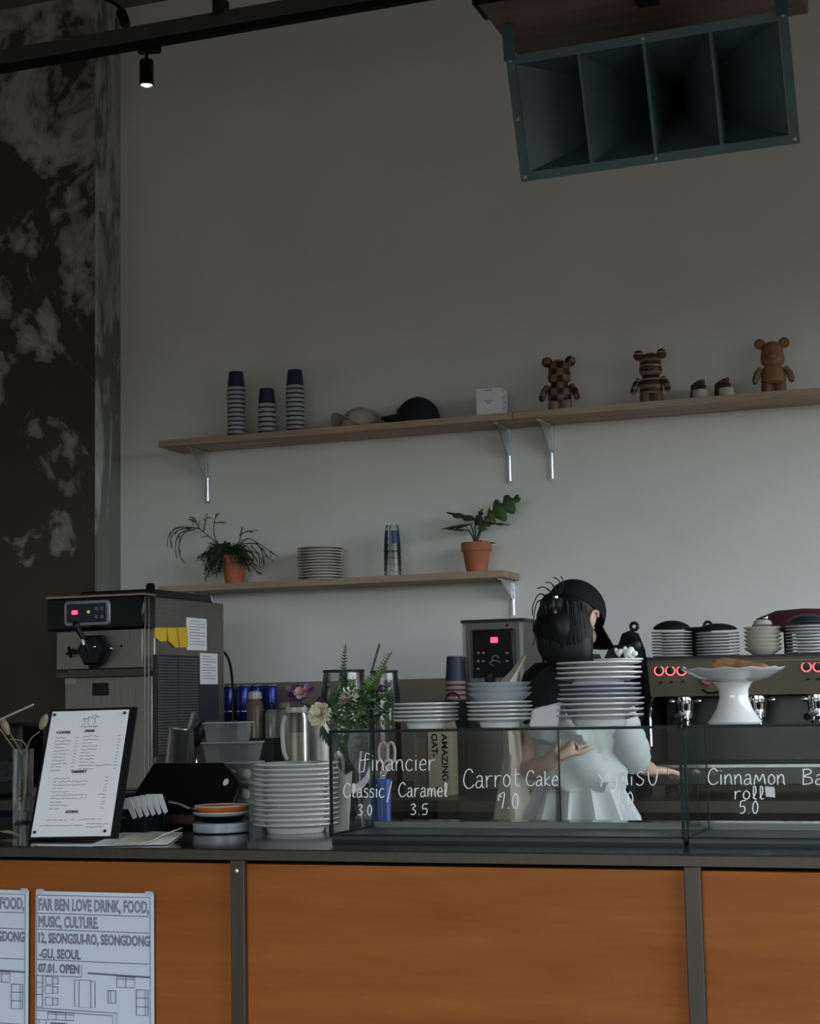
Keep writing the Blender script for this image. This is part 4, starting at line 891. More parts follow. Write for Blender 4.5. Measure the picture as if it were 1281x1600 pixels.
carton(646, 668, 1216, 2.40, mat('carton_brown', (.24, .20, .15), .7, var=.1), 'narrow brown carton beside the oat drink carton')
# wire basket with a hoop handle
c = at(674, 1094, 2.3); t = thing('black_basket', (c.x, 2.55, BZ), 'small black basket whose hoop handle shows above the plates', 'basket'); zk = at(674, 1096, 2.55).z-BZ
M().lathe([(0, 0), (.05, 0), (.065, zk*.9), (.067, zk*.9), (.07, zk), (.064, zk), (.05, .006), (0, .006)], 24).build('body', 'black_matte', t)
M().tube([(.030*cos(a), 0, zk+.032*sin(a)) for a in [pi*i/12 for i in range(13)]], .0035, 7).build('hoop_handle', 'black_plastic', t)
# big clear canisters behind the flowers
for px, yt, Y, R, lab in ((537, 1049, 2.45, .088, 'wide clear canister behind the fern fronds'), (600, 1050, 2.62, .060, 'narrow clear canister right of the fern fronds')):
    c = at(px, yt, Y); h = c.z-BZ; t = thing('clear_canister', (c.x, Y, BZ), lab, 'canister', 'clear canisters on the back counter')
    M().lathe([(0, 0), (R*1.1, 0), (R*1.1, h*.3), (R*1.05, h*.8), (R*.9, h), (R*.88, h), (R*1.02, h*.8), (R*1.06, .01), (0, .01)], 28).build('jar', 'clear_plastic', t)
    M().lathe([(R*.88, h-.004), (R*.93, h-.004), (R*.94, h+.006), (R*.88, h+.006)], 28).build('rim', 'dark_grey', t)
    if R > .08: M().lathe([(0, h*.25), (.02, h*.25), (.024, h*.7), (.012, h*.9), (0, h*.9)], 14).build('strainer', 'dark_grey', t)

# ------------------------------------------------------------------ bouquet in a vase behind the case
VY = .62
v0 = at(548, 1200, VY); bq = thing('flower_vase', (v0.x, VY, CZ), 'clear vase with mixed flowers and fern fronds behind the case', 'bouquet')
M().lathe([(0, 0), (.04, 0), (.042, .004), (.034, .06), (.038, .17), (.046, .21), (.043, .21), (.035, .17), (.031, .06), (0, .008)], 26).build('vase', 'clear_glass', bq)
def lp(px, py, Y): return at(px, py, Y)-Vector((v0.x, VY, CZ))
def stem(pts, r=.0025, m='green_dark', nm='stem'): return M().tube(smoothpath(pts, 6), r, 6).build(nm, m, bq)
def leaf_quad(m, p, d, L, wd_, up):
    d = d.normalized(); s_ = d.cross(up); s_ = s_.normalized() if s_.length > 1e-4 else Vector((1, 0, 0)); n_ = s_.cross(d)
    m.add([p, p+d*L*.35+s_*wd_+n_*L*.03, p+d*L*.7+s_*wd_*.7, p+d*L-n_*L*.06, p+d*L*.7-s_*wd_*.7, p+d*L*.35-s_*wd_+n_*L*.03, p+d*L*.5-n_*L*.05], [(0, 6, 1), (1, 6, 2), (2, 6, 3), (3, 6, 4), (4, 6, 5), (5, 6, 0)])
def frond(pts, L0, m_, n=26, tip=.3, droop=0.2):
    P_ = smoothpath(pts, 10); mm_2 = M().tube(P_, [.0028*(1-.6*i/len(P_)) for i in range(len(P_))], 5); k_ = len(P_)
    for i in range(n):
        j = int(3+(k_-5)*i/n); tdir = (P_[j+1]-P_[j]).normalized(); L = L0*(1-(1-tip)*i/n)
        for sg in (-1, 1):
            sd2 = Vector((sg*1.0, random.uniform(-.5, .3), 0)); leaf_quad(mm_2, P_[j], sd2*.8+tdir*.75+Vector((0, 0, -droop)), L*random.uniform(.8, 1.1), L*.16, Vector((0, -1, .2)))
    return mm_2.build('fern_frond', m_, bq)
base = Vector((0, 0, .16))
frond([base, lp(540, 1085, VY), lp(537, 1050, VY-.02), lp(540, 1006, VY-.02)], .030, 'green_dark', 26, .25)
frond([base, lp(570, 1090, VY+.02), lp(590, 1055, VY+.02), lp(612, 1018, VY)], .040, 'green_leaf', 30, .2)
frond([base, lp(562, 1095, VY), lp(582, 1070, VY-.04), lp(604, 1040, VY-.06)], .038, 'green_bright', 26, .3)
frond([base, lp(575, 1110, VY), lp(592, 1090, VY-.02), lp(612, 1062, VY)], .032, 'green_dark', 22, .4)
frond([base, lp(540, 1110, VY-.03), lp(548, 1085, VY-.05), lp(552, 1058, VY-.05)], .036, 'green_leaf', 22, .35)
frond([base, lp(585, 1120, VY-.01), lp(602, 1110, VY-.02), lp(614, 1085, VY-.02)], .030, 'green_dark', 20, .4)
frond([base, lp(525, 1110, VY-.03), lp(522, 1090, VY-.04), lp(530, 1070, VY-.02)], .030, 'green_leaf', 20, .4)
m = M().tube(smoothpath([base, lp(580, 1060, VY+.03), lp(588, 1020, VY+.03), lp(592, 1008, VY+.03)], 6), .0012, 5)
for i in range(6): m.ball(lp(582+i*2, 1045-i*7, VY+.03), (.0035, .003, .009), 7, 5, Matrix.Rotation(.3, 3, 'Y'))
m.build('seed_stem', 'green_dark', bq)
def petals(c, R, n, layers, m_, nm, axis=Vector((0, -1, .35)), ruffle=.12, open_=1.0):
    axis = axis.normalized(); a1 = axis.orthogonal().normalized(); a2 = axis.cross(a1); mm2 = M()
    for l in range(layers):
        rr_ = R*(.30+.70*(l+1)/layers)
        for i in range(n):
            a0 = 2*pi*(i+.5*(l % 2))/n+random.uniform(-.15, .15); vs = []; fs = []; nu, nv = 4, 4; wdt = 1.25*pi/n*1.5
            for u in range(nu+1):
                for v in range(nv+1):
                    s_ = u/nu; th = a0+(v/nv-.5)*wdt*(.35+.9*sin(pi*min(1, s_*.8+.1)))
                    rad = rr_*s_*(1+random.uniform(-ruffle, ruffle)*s_*.6); hgt = R*(.75-.55*(l/layers))*s_**1.6*(1.3-.55*open_*(l+1)/layers)
                    vs.append(c+a1*cos(th)*rad+a2*sin(th)*rad+axis*(hgt+R*.06*random.uniform(-1, 1)*s_-R*.25*(l/layers)))
            for u in range(nu):
                for v in range(nv): k_ = u*(nv+1)+v; fs.append((k_, k_+1, k_+nv+2, k_+nv+1))
            mm2.add(vs, fs)
    return mm2.build(nm, m_, bq)
mat('rose_cream', (.80, .74, .56), .6, var=.06, scale=20); mat('petal_purple', (.16, .07, .15), .6, var=.5, scale=30); mat('petal_pink', (.45, .26, .26), .6, var=.3, scale=25); mat('bud_cream', (.62, .56, .40), .6, var=.15, scale=20)
fl = petals(lp(499, 1116, VY-.05), .036, 8, 6, 'rose_cream', 'rose'); fl['label'] = 'cream white rose'
stem([base, lp(520, 1135, VY-.04), lp(500, 1120, VY-.04)])
fl = petals(lp(463, 1086, VY+.02), .036, 6, 4, 'petal_purple', 'lisianthus', Vector((-.1, -.8, .6))); fl['label'] = 'purple ruffled flower'
petals(lp(470, 1083, VY-.015), .020, 5, 2, 'petal_pink', 'lisianthus', Vector((.1, -.9, .4)))
petals(lp(481, 1078, VY+.01), .018, 5, 2, 'petal_purple', 'lisianthus', Vector((.4, -.7, .6)))
stem([base, lp(505, 1120, VY), lp(470, 1098, VY+.02)])
bud = petals(lp(545, 1092, VY-.08), .030, 6, 3, 'bud_cream', 'closed_bud', Vector((.1, -.3, 1.0)), .05, .3); bud['label'] = 'cream and pink half-open bud'
petals(lp(540, 1096, VY-.085), .018, 5, 2, 'petal_pink', 'closed_bud', Vector((-.5, -.6, .6)), .05, .4)
stem([base, lp(543, 1115, VY-.05), lp(545, 1098, VY-.08)])
m = M()
for i in range(6): leaf_quad(m, lp(545, 1098-i*4, VY-.112), Vector((.7 if i % 2 else -.5, -.1, .5)), .018, .004, Vector((0, -1, 0)))
m.build('bud_leaves', 'green_dark', bq)['kind'] = 'stuff'
for i in range(5):
    a, b = (505+i*2, 1130+i*4), (498+i*5, 1160+i*8)
    m = M(); d_ = lp(*b, VY-.06)-lp(*a, VY-.05); leaf_quad(m, lp(*a, VY-.05), d_, .045, .005, Vector((0, -1, 0))); m.build('hanging_leaf', 'green_dark', bq)
m = M(); rnd = random.Random(3)
for i in range(170):
    px, py = rnd.uniform(520, 612), rnd.uniform(1075, 1136); Y = VY+rnd.uniform(-.08, .06)
    leaf_quad(m, lp(px, py, Y), Vector((rnd.uniform(-1, 1), rnd.uniform(-.6, .3), rnd.uniform(-.2, 1))), rnd.uniform(.014, .028), .0035, Vector((0, -1, .1)))
m.build('filler_foliage', 'green_leaf', bq)['kind'] = 'stuff'
for i, (px, py) in enumerate(((500, 1095), (515, 1098), (508, 1104), (530, 1082), (512, 1070), (596, 1076))):
    M().ball(lp(px, py, VY-.02), (.009, .009, .011), 9, 7).build('berry', mat('berry_dark', (.03, .015, .035), .5), bq)
tp_ = at(640, 1115, .5)
# blue box, blue cup with scissors, tape roll behind the glass
a, b = at(519, 1236, .74), at(590, 1236, .74)
tag(M().box(((a.x+b.x)/2, .79, (a.z+CZ)/2), (b.x-a.x, .07, a.z-CZ)).build('blue_box', mat('blue_card', (.03, .085, .17), .5, var=.06), bevel=.002), 'blue carton standing behind the glass near the plates', 'box')
c = at(598, 1217, .60); t = thing('blue_cup', (c.x, .60, CZ), 'blue pen cup seen through the glass', 'cup'); hh = c.z-CZ
M().lathe([(0, 0), (.020, 0), (.0205, .003), (.022, hh), (.020, hh), (.018, .005), (0, .005)], 22).build('cup_wall', mat('cup_blue', (.02, .06, .22), .35), t)
t = thing('scissors', (c.x, .60, CZ), 'pink handled scissors standing in the blue cup', 'scissors')
for sg, px in ((-1, 599), (1, 611)):
    cc = at(px, 1176, .60)-Vector((c.x, .60, CZ)); m = M()
    m.tube([(cc.x+.0135*cos(a_)*(1 if sg < 0 else .8), .0, cc.z+.028*sin(a_)) for a_ in [2*pi*i/20 for i in range(21)]], .004, 7)
    m.tube([(cc.x-sg*.0, 0, cc.z-.028), (.004*sg, 0, hh+.012)], .004, 6)
    m.build('handle', mat('pink_grip', (.62, .42, .42), .5), t)
    M().prism([(-.005*sg-.004, .02), (-.005*sg+.004, .02), (.003*sg+.005, hh+.02), (.003*sg-.005, hh+.02)], -.001+.0025*sg, .001+.0025*sg).build('blade', 'chrome', t)
M().ball((.001, -.005, hh+.008), .004).build('pivot', 'chrome', t)
c = at(562, 1218, .56); m = M(); rt = Matrix.Rotation(radians(90), 3, 'X') @ Matrix.Rotation(radians(18), 3, 'X')
t = thing('paper_wrap', (at(533, 1210, .54).x, .535, CZ), 'white paper wrap leaning inside the glass behind the financier lettering', 'paper'); hh = at(536, 1196, .58).z-CZ
M().add([(-.03, .012, 0), (.02, .0, 0), (.028, .012, hh*.92), (.012, .004, hh*.86), (-.022, .02, hh), (-.03, .016, 0), (.02, .004, 0), (.028, .016, hh*.92), (.012, .008, hh*.86), (-.022, .024, hh)], [(0, 1, 2, 3, 4), (9, 8, 7, 6, 5), (0, 5, 6, 1), (1, 6, 7, 2), (2, 7, 8, 3), (3, 8, 9, 4), (4, 9, 5, 0)]).build('wrap', milky('wrap_paper', (.55, .52, .45), .9), t)
t2 = thing('tape_ring', (at(568, 1220, .56).x, .55, at(568, 1220, .56).z), 'white curved tape band standing behind the case', 'tape')
pts = smoothpath([Vector((at(538, 1240, .55).x, .55, CZ+.014))-t2.location]+[at(px, py, .55)-t2.location for px, py in ((543, 1238), (558, 1231), (570, 1220), (577, 1207))], 5); vs = []
for p_ in pts: vs += [p_+Vector((0, 0, .012)), p_-Vector((0, 0, .012)), p_+Vector((0, .003, .012)), p_+Vector((0, .003, -.012))]
M().add(vs, [f for i in range(len(pts)-1) for f in ((i*4, i*4+1, i*4+5, i*4+4), (i*4+2, i*4+6, i*4+7, i*4+3), (i*4, i*4+4, i*4+6, i*4+2), (i*4+1, i*4+3, i*4+7, i*4+5))]).build('band', 'paper', t2)

# ------------------------------------------------------------------ far left: dried stems in a glass, dark grinder
LY = .75
g0 = at(36, 1200, LY); dv = thing('dried_flower_glass', (g0.x, LY, CZ), 'small glass with dried bunny-tail grass left of the menu', 'vase')
hh = at(36, 1170, LY).z-CZ
M().lathe([(0, 0), (.028, 0), (.030, .004), (.032, hh), (.030, hh), (.028, .006), (0, .006)], 24).build('glass', 'clear_glass', dv)
mat('dried_straw', (.22, .17, .10), .8, var=.2, scale=30); mat('bunny_tail', (.30, .235, .15), .95, var=.25, scale=60, bump=.4)
def dl(px, py, Y=LY): return at(px, py, Y)-Vector((g0.x, LY, CZ))
for (px, py), (qx, qy), L_ in (((68, 1128), (62, 1143), .026), ((8, 1135), (16, 1155), .03)):
    M().tube(smoothpath([(0, 0, .02), dl(42, 1170), dl(qx, qy)], 6), .0022, 5).build('dry_stem', 'dried_straw', dv)
    ax = (dl(px, py)-dl(qx, qy)).normalized(); Rb = ax.to_track_quat('Z', 'Y').to_matrix()
    M().ball(dl(px, py), (.012, .012, L_), 12, 10, Rb).build('grass_head', 'bunny_tail', dv)
M().tube([dl(36, 1180), dl(2, 1122)], .002, 5).build('dry_stem', 'dried_straw', dv)
s0, s1 = at(-8, 1128, LY-.05), at(52, 1101, LY-.05)
tag(M().tube([Vector((g0.x-.02, LY, CZ+.012)), Vector((g0.x-.032, LY, CZ+hh)), s0], .002, 6).build('reed_stick', 'dried_straw'), 'thin reed stick leaning out of the picture at the glass', 'stick')
tag(M().tube([s0, s1], .0032, 8).build('bamboo_straw', mat('straw_pale', (.50, .45, .36), .6)), 'pale straw pointing up to the right at the left edge', 'straw')
c = at(8, 1205, 2.2); t = thing('coffee_grinder', (c.x, 2.30, BZ), 'dark coffee grinder with round dial at the left edge', 'grinder')
M().box((-.06, 0, .15), (.26, .18, .30)).build('body', 'black_plastic', t, bevel=.02)
dl_ = M(); dl_.lathe([(0, 0), (.045, 0), (.05, .006), (.045, .014), (.02, .014), (.018, .02), (0, .02)], 28, (.0, -.09, c.z-BZ), Matrix.Rotation(radians(90), 3, 'X')); dl_.build('dial', 'dark_grey', t)
M().box((.055, -.10, .02), (.012, .02, .04)).build('foot', 'steel', t)
q = at(50, 1216, 2.15); tag(M().ball((q.x, 2.2, BZ+.022), (.045, .03, .025), 14, 9).build('bread_roll', mat('roll_brown', (.13, .07, .045), .7, var=.25, scale=25)), 'brown lump of bread beside the grinder', 'bread')
q = atz(12, 1306, CZ); m = M(); leaf_quad(m, Vector((q.x-.03, max(q.y, .1)-.0, CZ+.012)), Vector((.9, -.25, -.05)), .085, .010, Vector((0, -.3, 1)))
tag(m.build('leaf_reflection', mat('leaf_reflection_tone', (.32, .26, .17), .7, var=.1)), 'pale leaf reflection in the counter left of the menu, built as a leaf', 'leaf')  # stands in for the leaves' reflection in the black worktop, modelled and coloured

# ------------------------------------------------------------------ wall shelves
UZ, LZ, SF = 2.550, 1.862, 3.25
def shelf(name, x0, x1, z, label):
    t = thing(name, (0, 0, 0), label, 'shelf', 'oak wall shelves')
    M().box(((x0+x1)/2, (SF+3.498)/2, z-.015), (x1-x0, 3.498-SF, .03)).build('board', 'shelf_oak', t, bevel=.0015); return t
def bracket(par, x, z, h=.25, dpt=.20):
    br = M(); w_ = .022
    br.box((x, 3.4955, z-.03-h/2), (w_, .005, h)); br.box((x, 3.498-dpt/2, z-.0325), (w_, dpt, .005))
    br.tube([(x, 3.491, z-.03-h+.01), (x, 3.491, z-.03-h*.5)], .009, 8)
    o = br.build('bracket', 'galv', par)
    M().add([(x+s_, y_, z_) for s_ in (-.003, .003) for y_, z_ in ((3.492, z-.033), (3.492-dpt*.92, z-.033), (3.487, z-.03-h*.55))], [(0, 1, 2), (5, 4, 3), (0, 3, 4, 1), (1, 4, 5, 2), (2, 5, 3, 0)]).build('gusset', 'galv', o)
    for k_ in (.25, .7): M().ball((x, 3.491, z-.03-h*k_), (.005, .004, .005), 8, 6).build('screw', 'dark_grey', o)
ux0 = at(247, 687, SF).x; uxm = at(800, 650, SF).x
s1 = shelf('wall_shelf', ux0, uxm-.001, UZ, 'upper oak shelf with cups and caps on it')
s2 = shelf('wall_shelf', uxm+.001, uxm+2.0, UZ, 'upper oak shelf carrying the wooden bear figures')
lx0 = at(247, 914, SF).x; lx1 = at(787, 893, SF).x
s3 = shelf('wall_shelf', lx0, lx1, LZ, 'lower oak shelf with two potted plants')
bracket(s1, at(325, 740, 3.5).x, UZ); bracket(s1, at(796, 715, 3.5).x, UZ); bracket(s2, at(862, 715, 3.5).x, UZ); bracket(s2, at(862, 715, 3.5).x+1.6, UZ)
bracket(s3, at(330, 930, 3.5).x, LZ, .18); bracket(s3, at(802, 935, 3.5).x, LZ, .165)
# paper cups
SY = 3.37
for px, yt, yb, n, lab in ((369, 582, 672, 12, 'tall stack nearest the pillar'), (417, 608, 668, 7, 'short middle stack on the shelf'), (461, 579, 666, 11, 'tall stack next to the caps')):
    cup_stack(px, yt, yb, SY, UZ, n, .0425, 'navy paper cup, {}, in the '+lab, 'navy cups, '+lab, hcup=.088)
# caps on the shelf
def cap_on_shelf(px, label, m, beige):
    c = at(px, 650, SY); t = thing('baseball_cap', (c.x, SY+(.025 if beige else 0), UZ), label, 'cap', 'caps on the upper shelf', rot=(0, 0, radians(-22 if beige else -72)))
    R, h = .098, (.104 if beige else .125); n, k_ = 28, 8; vs = []; fs = []
    rings = []
    for i in range(k_+1):
        a = .5*pi*i/k_; rings.append([Vector((R*.86*cos(a)*cos(2*pi*j/n), R*1.05*cos(a)*sin(2*pi*j/n), h*sin(a)**.85)) for j in range(n)])
    cr_ = M().loft(rings, cap=False); cr_.build('crown', m, t)
    M().ball((0, 0, h), (.007, .007, .004), 8, 5).build('button', m, t)
    rings = []
    for s_ in range(2):
        pass
    vs = []; nn, kk = 14, 5
    for i in range(kk+1):
        for j in range(nn+1):
            a = radians(-68+136*j/nn); q_ = i/kk; e_ = R*.80+q_*(.075*cos(a*.75))
            x_, y_ = sin(a)*(R*.86+q_*.008), -cos(a)*R*1.02-q_*.070*cos(a)**.6
            vs.append(Vector((x_, y_, max(.003, (.038+.020*q_)*(1-1.15*abs(sin(a))**2)) if beige else max(.003, .046-.012*q_-.040*abs(sin(a))**2))))
    m2 = len(vs); vs += [v+Vector((0, 0, .0035)) for v in vs]; fs = []
    for i in range(kk):
        for j in range(nn):
            A = i*(nn+1)+j; f = (A, A+1, A+nn+2, A+nn+1); fs.append(tuple(reversed(f))); fs.append(tuple(m2+q for q in f))
    for j in range(nn): A = kk*(nn+1)+j; fs.append((A, A+1, m2+A+1, m2+A))
    M().add(vs, fs).build('brim', m, t)
    em_ = M()
    for i in range(7): em_.ball((random.uniform(-.022, .022), -R*.95, h*.5+random.uniform(-.012, .016)), (.008, .004, .004), 6, 4, Matrix.Rotation(random.uniform(0, 3), 3, 'Y'))
    em_.build('embroidery', mat('stitch_'+('tan' if beige else 'grey'), (.20, .17, .12) if beige else (.07, .075, .085), .8), t)
    return t
cap_on_shelf(560, 'beige baseball cap lying brim forward on the shelf', mat('cap_beige', (.42, .38, .30), .85, var=.08, scale=20), True)
cap_on_shelf(653, 'black baseball cap lying on the shelf beside the white box', mat('cap_black', (.005, .0055, .008), .85, var=.1, scale=20), False)
# white gift box
a, b = at(740, 640, SF+.05), at(779, 640, SF+.05); w_ = b.x-a.x
t = thing('white_box', ((a.x+b.x)/2+.01, SF+.11, UZ), 'small white cardboard box with grey print on the shelf', 'box')
hb = at(760, 606, SF+.05).z-UZ
M().box((0, 0, hb/2), (w_, .105, hb)).build('carton', 'paper', t, bevel=.0015)
for z_, wl in ((.55, .35), (.47, .2), (.92, .3)): M().box((0, -.0528, hb*z_), (w_*wl, .0006, .0035)).build('print', 'ink_soft', t)
for i in range(6): M().box((w_/2+.0003, -.02+.02*(i % 2), hb*(.25+.1*i)), (.0006, .045-.012*(i % 3), .003)).build('print', 'ink_soft', t)
# wooden bear figures (plain turned toy bears)
def bear(px, ybase, ytop, m, legm, label, rz=0):
    c = at(px, ybase, SY); H = at(px, ytop, SY).z-UZ; s_ = H/.25
    t = thing('wooden_bear', (c.x, SY, UZ), label, 'figurine', 'wooden bear figurines', rot=(0, 0, rz)); sc_ = lambda *v: tuple(q*s_ for q in v)
    for sg in (-1, 1):
        M().lathe([(0, 0), (.022*s_, 0), (.025*s_, .004*s_), (.025*s_, .045*s_), (.021*s_, .056*s_), (0, .058*s_)], 16, (sg*.026*s_, 0, 0), fy=1.05).build('leg', legm, t)
        M().ball(sc_(sg*.050, -.002, .222), sc_(.023, .013, .023), 14, 9).build('ear', m, t)
        M().tube([sc_(sg*.050, 0, .118), sc_(sg*.066, -.008, .092), sc_(sg*.074, -.016, .066), sc_(sg*.075, -.022, .054)], sc_(.012, .0155, .014, .009), 10).build('arm', m, t)
    M().lathe([(0, .05), (.036, .05), (.052, .058), (.052, .085), (.046, .112), (.038, .127), (0, .130)], 24, fy=.78) if False else None
    M().lathe([(r*s_, z*s_) for r, z in ((0, .050), (.040, .050), (.051, .060), (.050, .088), (.044, .113), (.034, .126), (0, .128))], 24, fy=.76).build('torso', m, t)
    M().lathe([(r*s_, z*s_) for r, z in ((0, .126), (.034, .126), (.047, .138), (.050, .158), (.046, .176), (.045, .200), (.036, .218), (.018, .228), (0, .230))], 26, fy=.88).build('head', m, t)
    M().ball(sc_(0, -.040, .160), sc_(.024, .014, .017), 12, 8).build('muzzle', m, t)
    return t
bands('bear_check', ((.028, .014, .009), (.20, .115, .06)), 34, 'checker')
bands('bear_stripe', ((.03, .014, .009), (.22, .12, .055), (.06, .028, .018), (.36, .25, .13)), 17, 'stripe')
wood('bear_walnut', (.17, .085, .04), (.27, .145, .072), 3, 'Z', .4)
wood('bear_leg', (.13, .065, .035), (.20, .11, .06), 3, 'Z', .4)
bear(875, 637, 555, 'bear_check', wood('bear_leg_light', (.22, .125, .085), (.30, .18, .13), 3, 'Z', .4), 'chequered dark and light wood bear figure', radians(8))
bear(1018, 626, 544, 'bear_stripe', 'bear_leg', 'horizontally striped wood bear figure', radians(0))
bear(1209, 610, 526, 'bear_walnut', 'bear_leg', 'plain brown wood bear figure', radians(6))
# brown and cream slippers (pair of small shoes)
def baby_shoe(px, label, rz):
    c = at(px, 615, SY-.02); t = thing('small_shoe', (c.x, SY-.02, UZ), label, 'shoe', 'pair of small shoes on the shelf', rot=(0, 0, rz)); t.scale = (1.0, 1.0, 1.3)
    rings = []; n = 20
    for z, lx, ly, oy in ((0, .036, .052, 0), (.004, .038, .055, 0), (.018, .0375, .054, 0), (.034, .033, .046, .006), (.048, .030, .036, .014), (.060, .031, .034, .017)):
        rings.append([Vector((lx*cos(2*pi*i/n), oy+ly*sin(2*pi*i/n), z+(.012*cos(2*pi*i/n+.8) if z > .05 else 0))) for i in range(n)])
    inner = [[Vector((v.x*.82, (v.y-.017)*.82+.017, v.z-dz_)) for v in rings[-1]] for dz_ in (.001, .03)]
    M().loft(rings+inner).build('upper', mat('shoe_brown', (.085, .036, .02), .6, var=.2, scale=25), t)
    rings = [[Vector((.0385*k_*cos(a), -.004-.0545*k_*sin(a), .004+z)) for a in [pi*(.12+.76*i/16) for i in range(17)]] for k_, z in ((1.0, .0), (1.015, .012), (.985, .022), (.93, .029))]
    M().loft(rings, cap=False).build('toe_cap', mat('shoe_cream', (.42, .39, .32), .6), t)
    M().tube([(-.031, .0, .05), (0, -.036, .046), (.031, .0, .05)], .0035, 6).build('collar', mat('shoe_dark', (.03, .013, .01), .6), t)
baby_shoe(1092, 'brown and cream small shoe, nearer the striped bear', radians(25))
baby_shoe(1131, 'brown and cream small shoe, nearer the plain bear', radians(38))
# lower shelf: plates, clear cups
x = at(500, 900, SY).x
stack('shelf_plate', plate_prof(.107, .018, .66), 'cream_ceramic', x, SY+.005, LZ, 11, (at(500, 856, SY).z-LZ-.018)/10, 'cream plate, {}, in the stack on the lower shelf', 'plates on the lower shelf', 'plate', .003, 40)
c = at(613, 860, SY); hh = at(613, 821, SY).z-LZ
R = .040; hc = .12; pit = (hh-hc)/4
bd = M().lathe([(R, 0), (R*1.05, .002), (R, .004), (R*.76, hc), (R*.70, hc), (R*.70, hc-.004), (0, hc-.004)], 28, cap=False).mesh('plastic_cup'); bd.materials.append(MATS['clear_plastic'])
for i in range(5):
    o = link('plastic_cup', bd, None, (c.x, SY, LZ+i*pit)); tag(o, 'clear plastic cup, %s, in the stack on the lower shelf' % ordn(4-i, 5), 'cup', 'clear cups on the lower shelf')
    if i == 4:
        lm_ = M(); 
        for sg in (-1, 1):
            a0 = -pi/2+sg*.75; vs = []
            for a_ in [a0+d_*.1 for d_ in range(-5, 6)]:
                for z_ in (.035, .095): vs.append((R*(1.0-.24*z_/hc)*1.02*cos(a_), R*(1.0-.24*z_/hc)*1.02*sin(a_), z_))
            lm_.add(vs, [(2*i_, 2*i_+2, 2*i_+3, 2*i_+1) for i_ in range(10)])
        lm_.build('blue_logo', mat('logo_navy', (.015, .03, .12), .4), o)
    hl = M(); vs = []
    for a_ in (-pi/2-.02, -pi/2+.10, -pi/2+.22):
        for z_ in (.004, hc-.006 if i == 4 else pit+.002): vs.append((R*(1.0-.24*z_/hc)*1.025*cos(a_), R*(1.0-.24*z_/hc)*1.025*sin(a_), z_))
    hl.add(vs, [(0, 2, 3, 1), (2, 4, 5, 3)]).build('foil_stripe', mat('foil', (.8, .82, .8), .18, 1), o)

# ------------------------------------------------------------------ potted plants
def pot(t, R, h):
    M().lathe([(0, 0), (R*.66, 0), (R*.90, h*.72), (R, h*.72), (R, h), (R*.90, h), (R*.86, h*.80), (0, h*.80)], 30).build('pot', 'terracotta', t)
    M().lathe([(0, h*.84), (R*.87, h*.84), (R*.87, h*.86), (0, h*.88)], 24).build('soil', 'soil', t)
c = at(745, 890, SY); zp = at(745, 848, SY).z-LZ; R = .068
t = thing('potted_philodendron', (c.x, SY, LZ), 'split-leaf plant in a terracotta pot on the lower shelf', 'plant'); pot(t, R, zp)
def sl(px, py, dy=0): return at(px, py, SY+dy)-Vector((c.x, SY, LZ))
def lobed_leaf(p0, p1, wd_, lobes, m_, nrm, curve=.1):
    ax = p1-p0; L = ax.length; ax.normalize(); s_ = ax.cross(nrm).normalized(); n_ = s_.cross(ax); N = 36; rings = []
    vs = []; fs = []
    for i in range(N+1):
        u = i/N; env = sin(pi*min(1, u*.93+.05))**.65*(1-.35*u)
        lob = 1.0 if not lobes else (1-.55*(.5+.5*cos(2*pi*lobes*u+pi))**2 if .12 < u < .95 else 1)
        for sg in (-1, -.5, 0, .5, 1):
            wv = wd_*env*lob*sg; back = L*.10*abs(sg)*lob
            vs.append(p0+ax*(u*L+back*.6)+s_*wv-n_*(curve*L*(u-.3)**2+abs(sg)**2*wd_*.28*env-.0)); 
    for i in range(N):
        for j in range(4): k_ = i*5+j; fs.append((k_, k_+1, k_+6, k_+5))
    return M().add(vs, fs).build('leaf', m_, t)
up = Vector((0, -1, .25))
for a, b, wd_, lb, m_, nr, st in (((760, 808), (808, 776), .075, 3, 'green_leaf', Vector((-.1, -1, .35)), None), ((752, 812), (700, 798), .042, 3, 'green_dark', Vector((0, -.5, 1)), None), ((735, 818), (691, 824), .036, 3, 'green_dark', Vector((0, -.45, 1)), None),
                        ((732, 828), (703, 826), .014, 3, 'green_dark', Vector((0, -.5, 1)), None), ((752, 815), (795, 818), .022, 3, 'green_dark', Vector((0, -.5, 1)), None), ((748, 830), (765, 806), .034, 4, 'green_leaf', Vector((.2, -1, .2)), None),
                        ((742, 822), (752, 796), .026, 4, 'green_dark', Vector((-.2, -1, .3)), None), ((752, 845), (774, 848), .010, 0, 'green_dark', Vector((0, -.5, 1)), None)):
    p0, p1 = sl(*a), sl(*b); lobed_leaf(p0, p1, wd_, lb, m_, nr)
    M().tube(smoothpath([Vector((random.uniform(-.012, .012), random.uniform(-.01, .01), zp*.86)), p0*.45+Vector((0, 0, zp*.55)), p0], 6), [.0035]*12+[.0028], 6).build('leaf_stalk', 'green_dark', t)
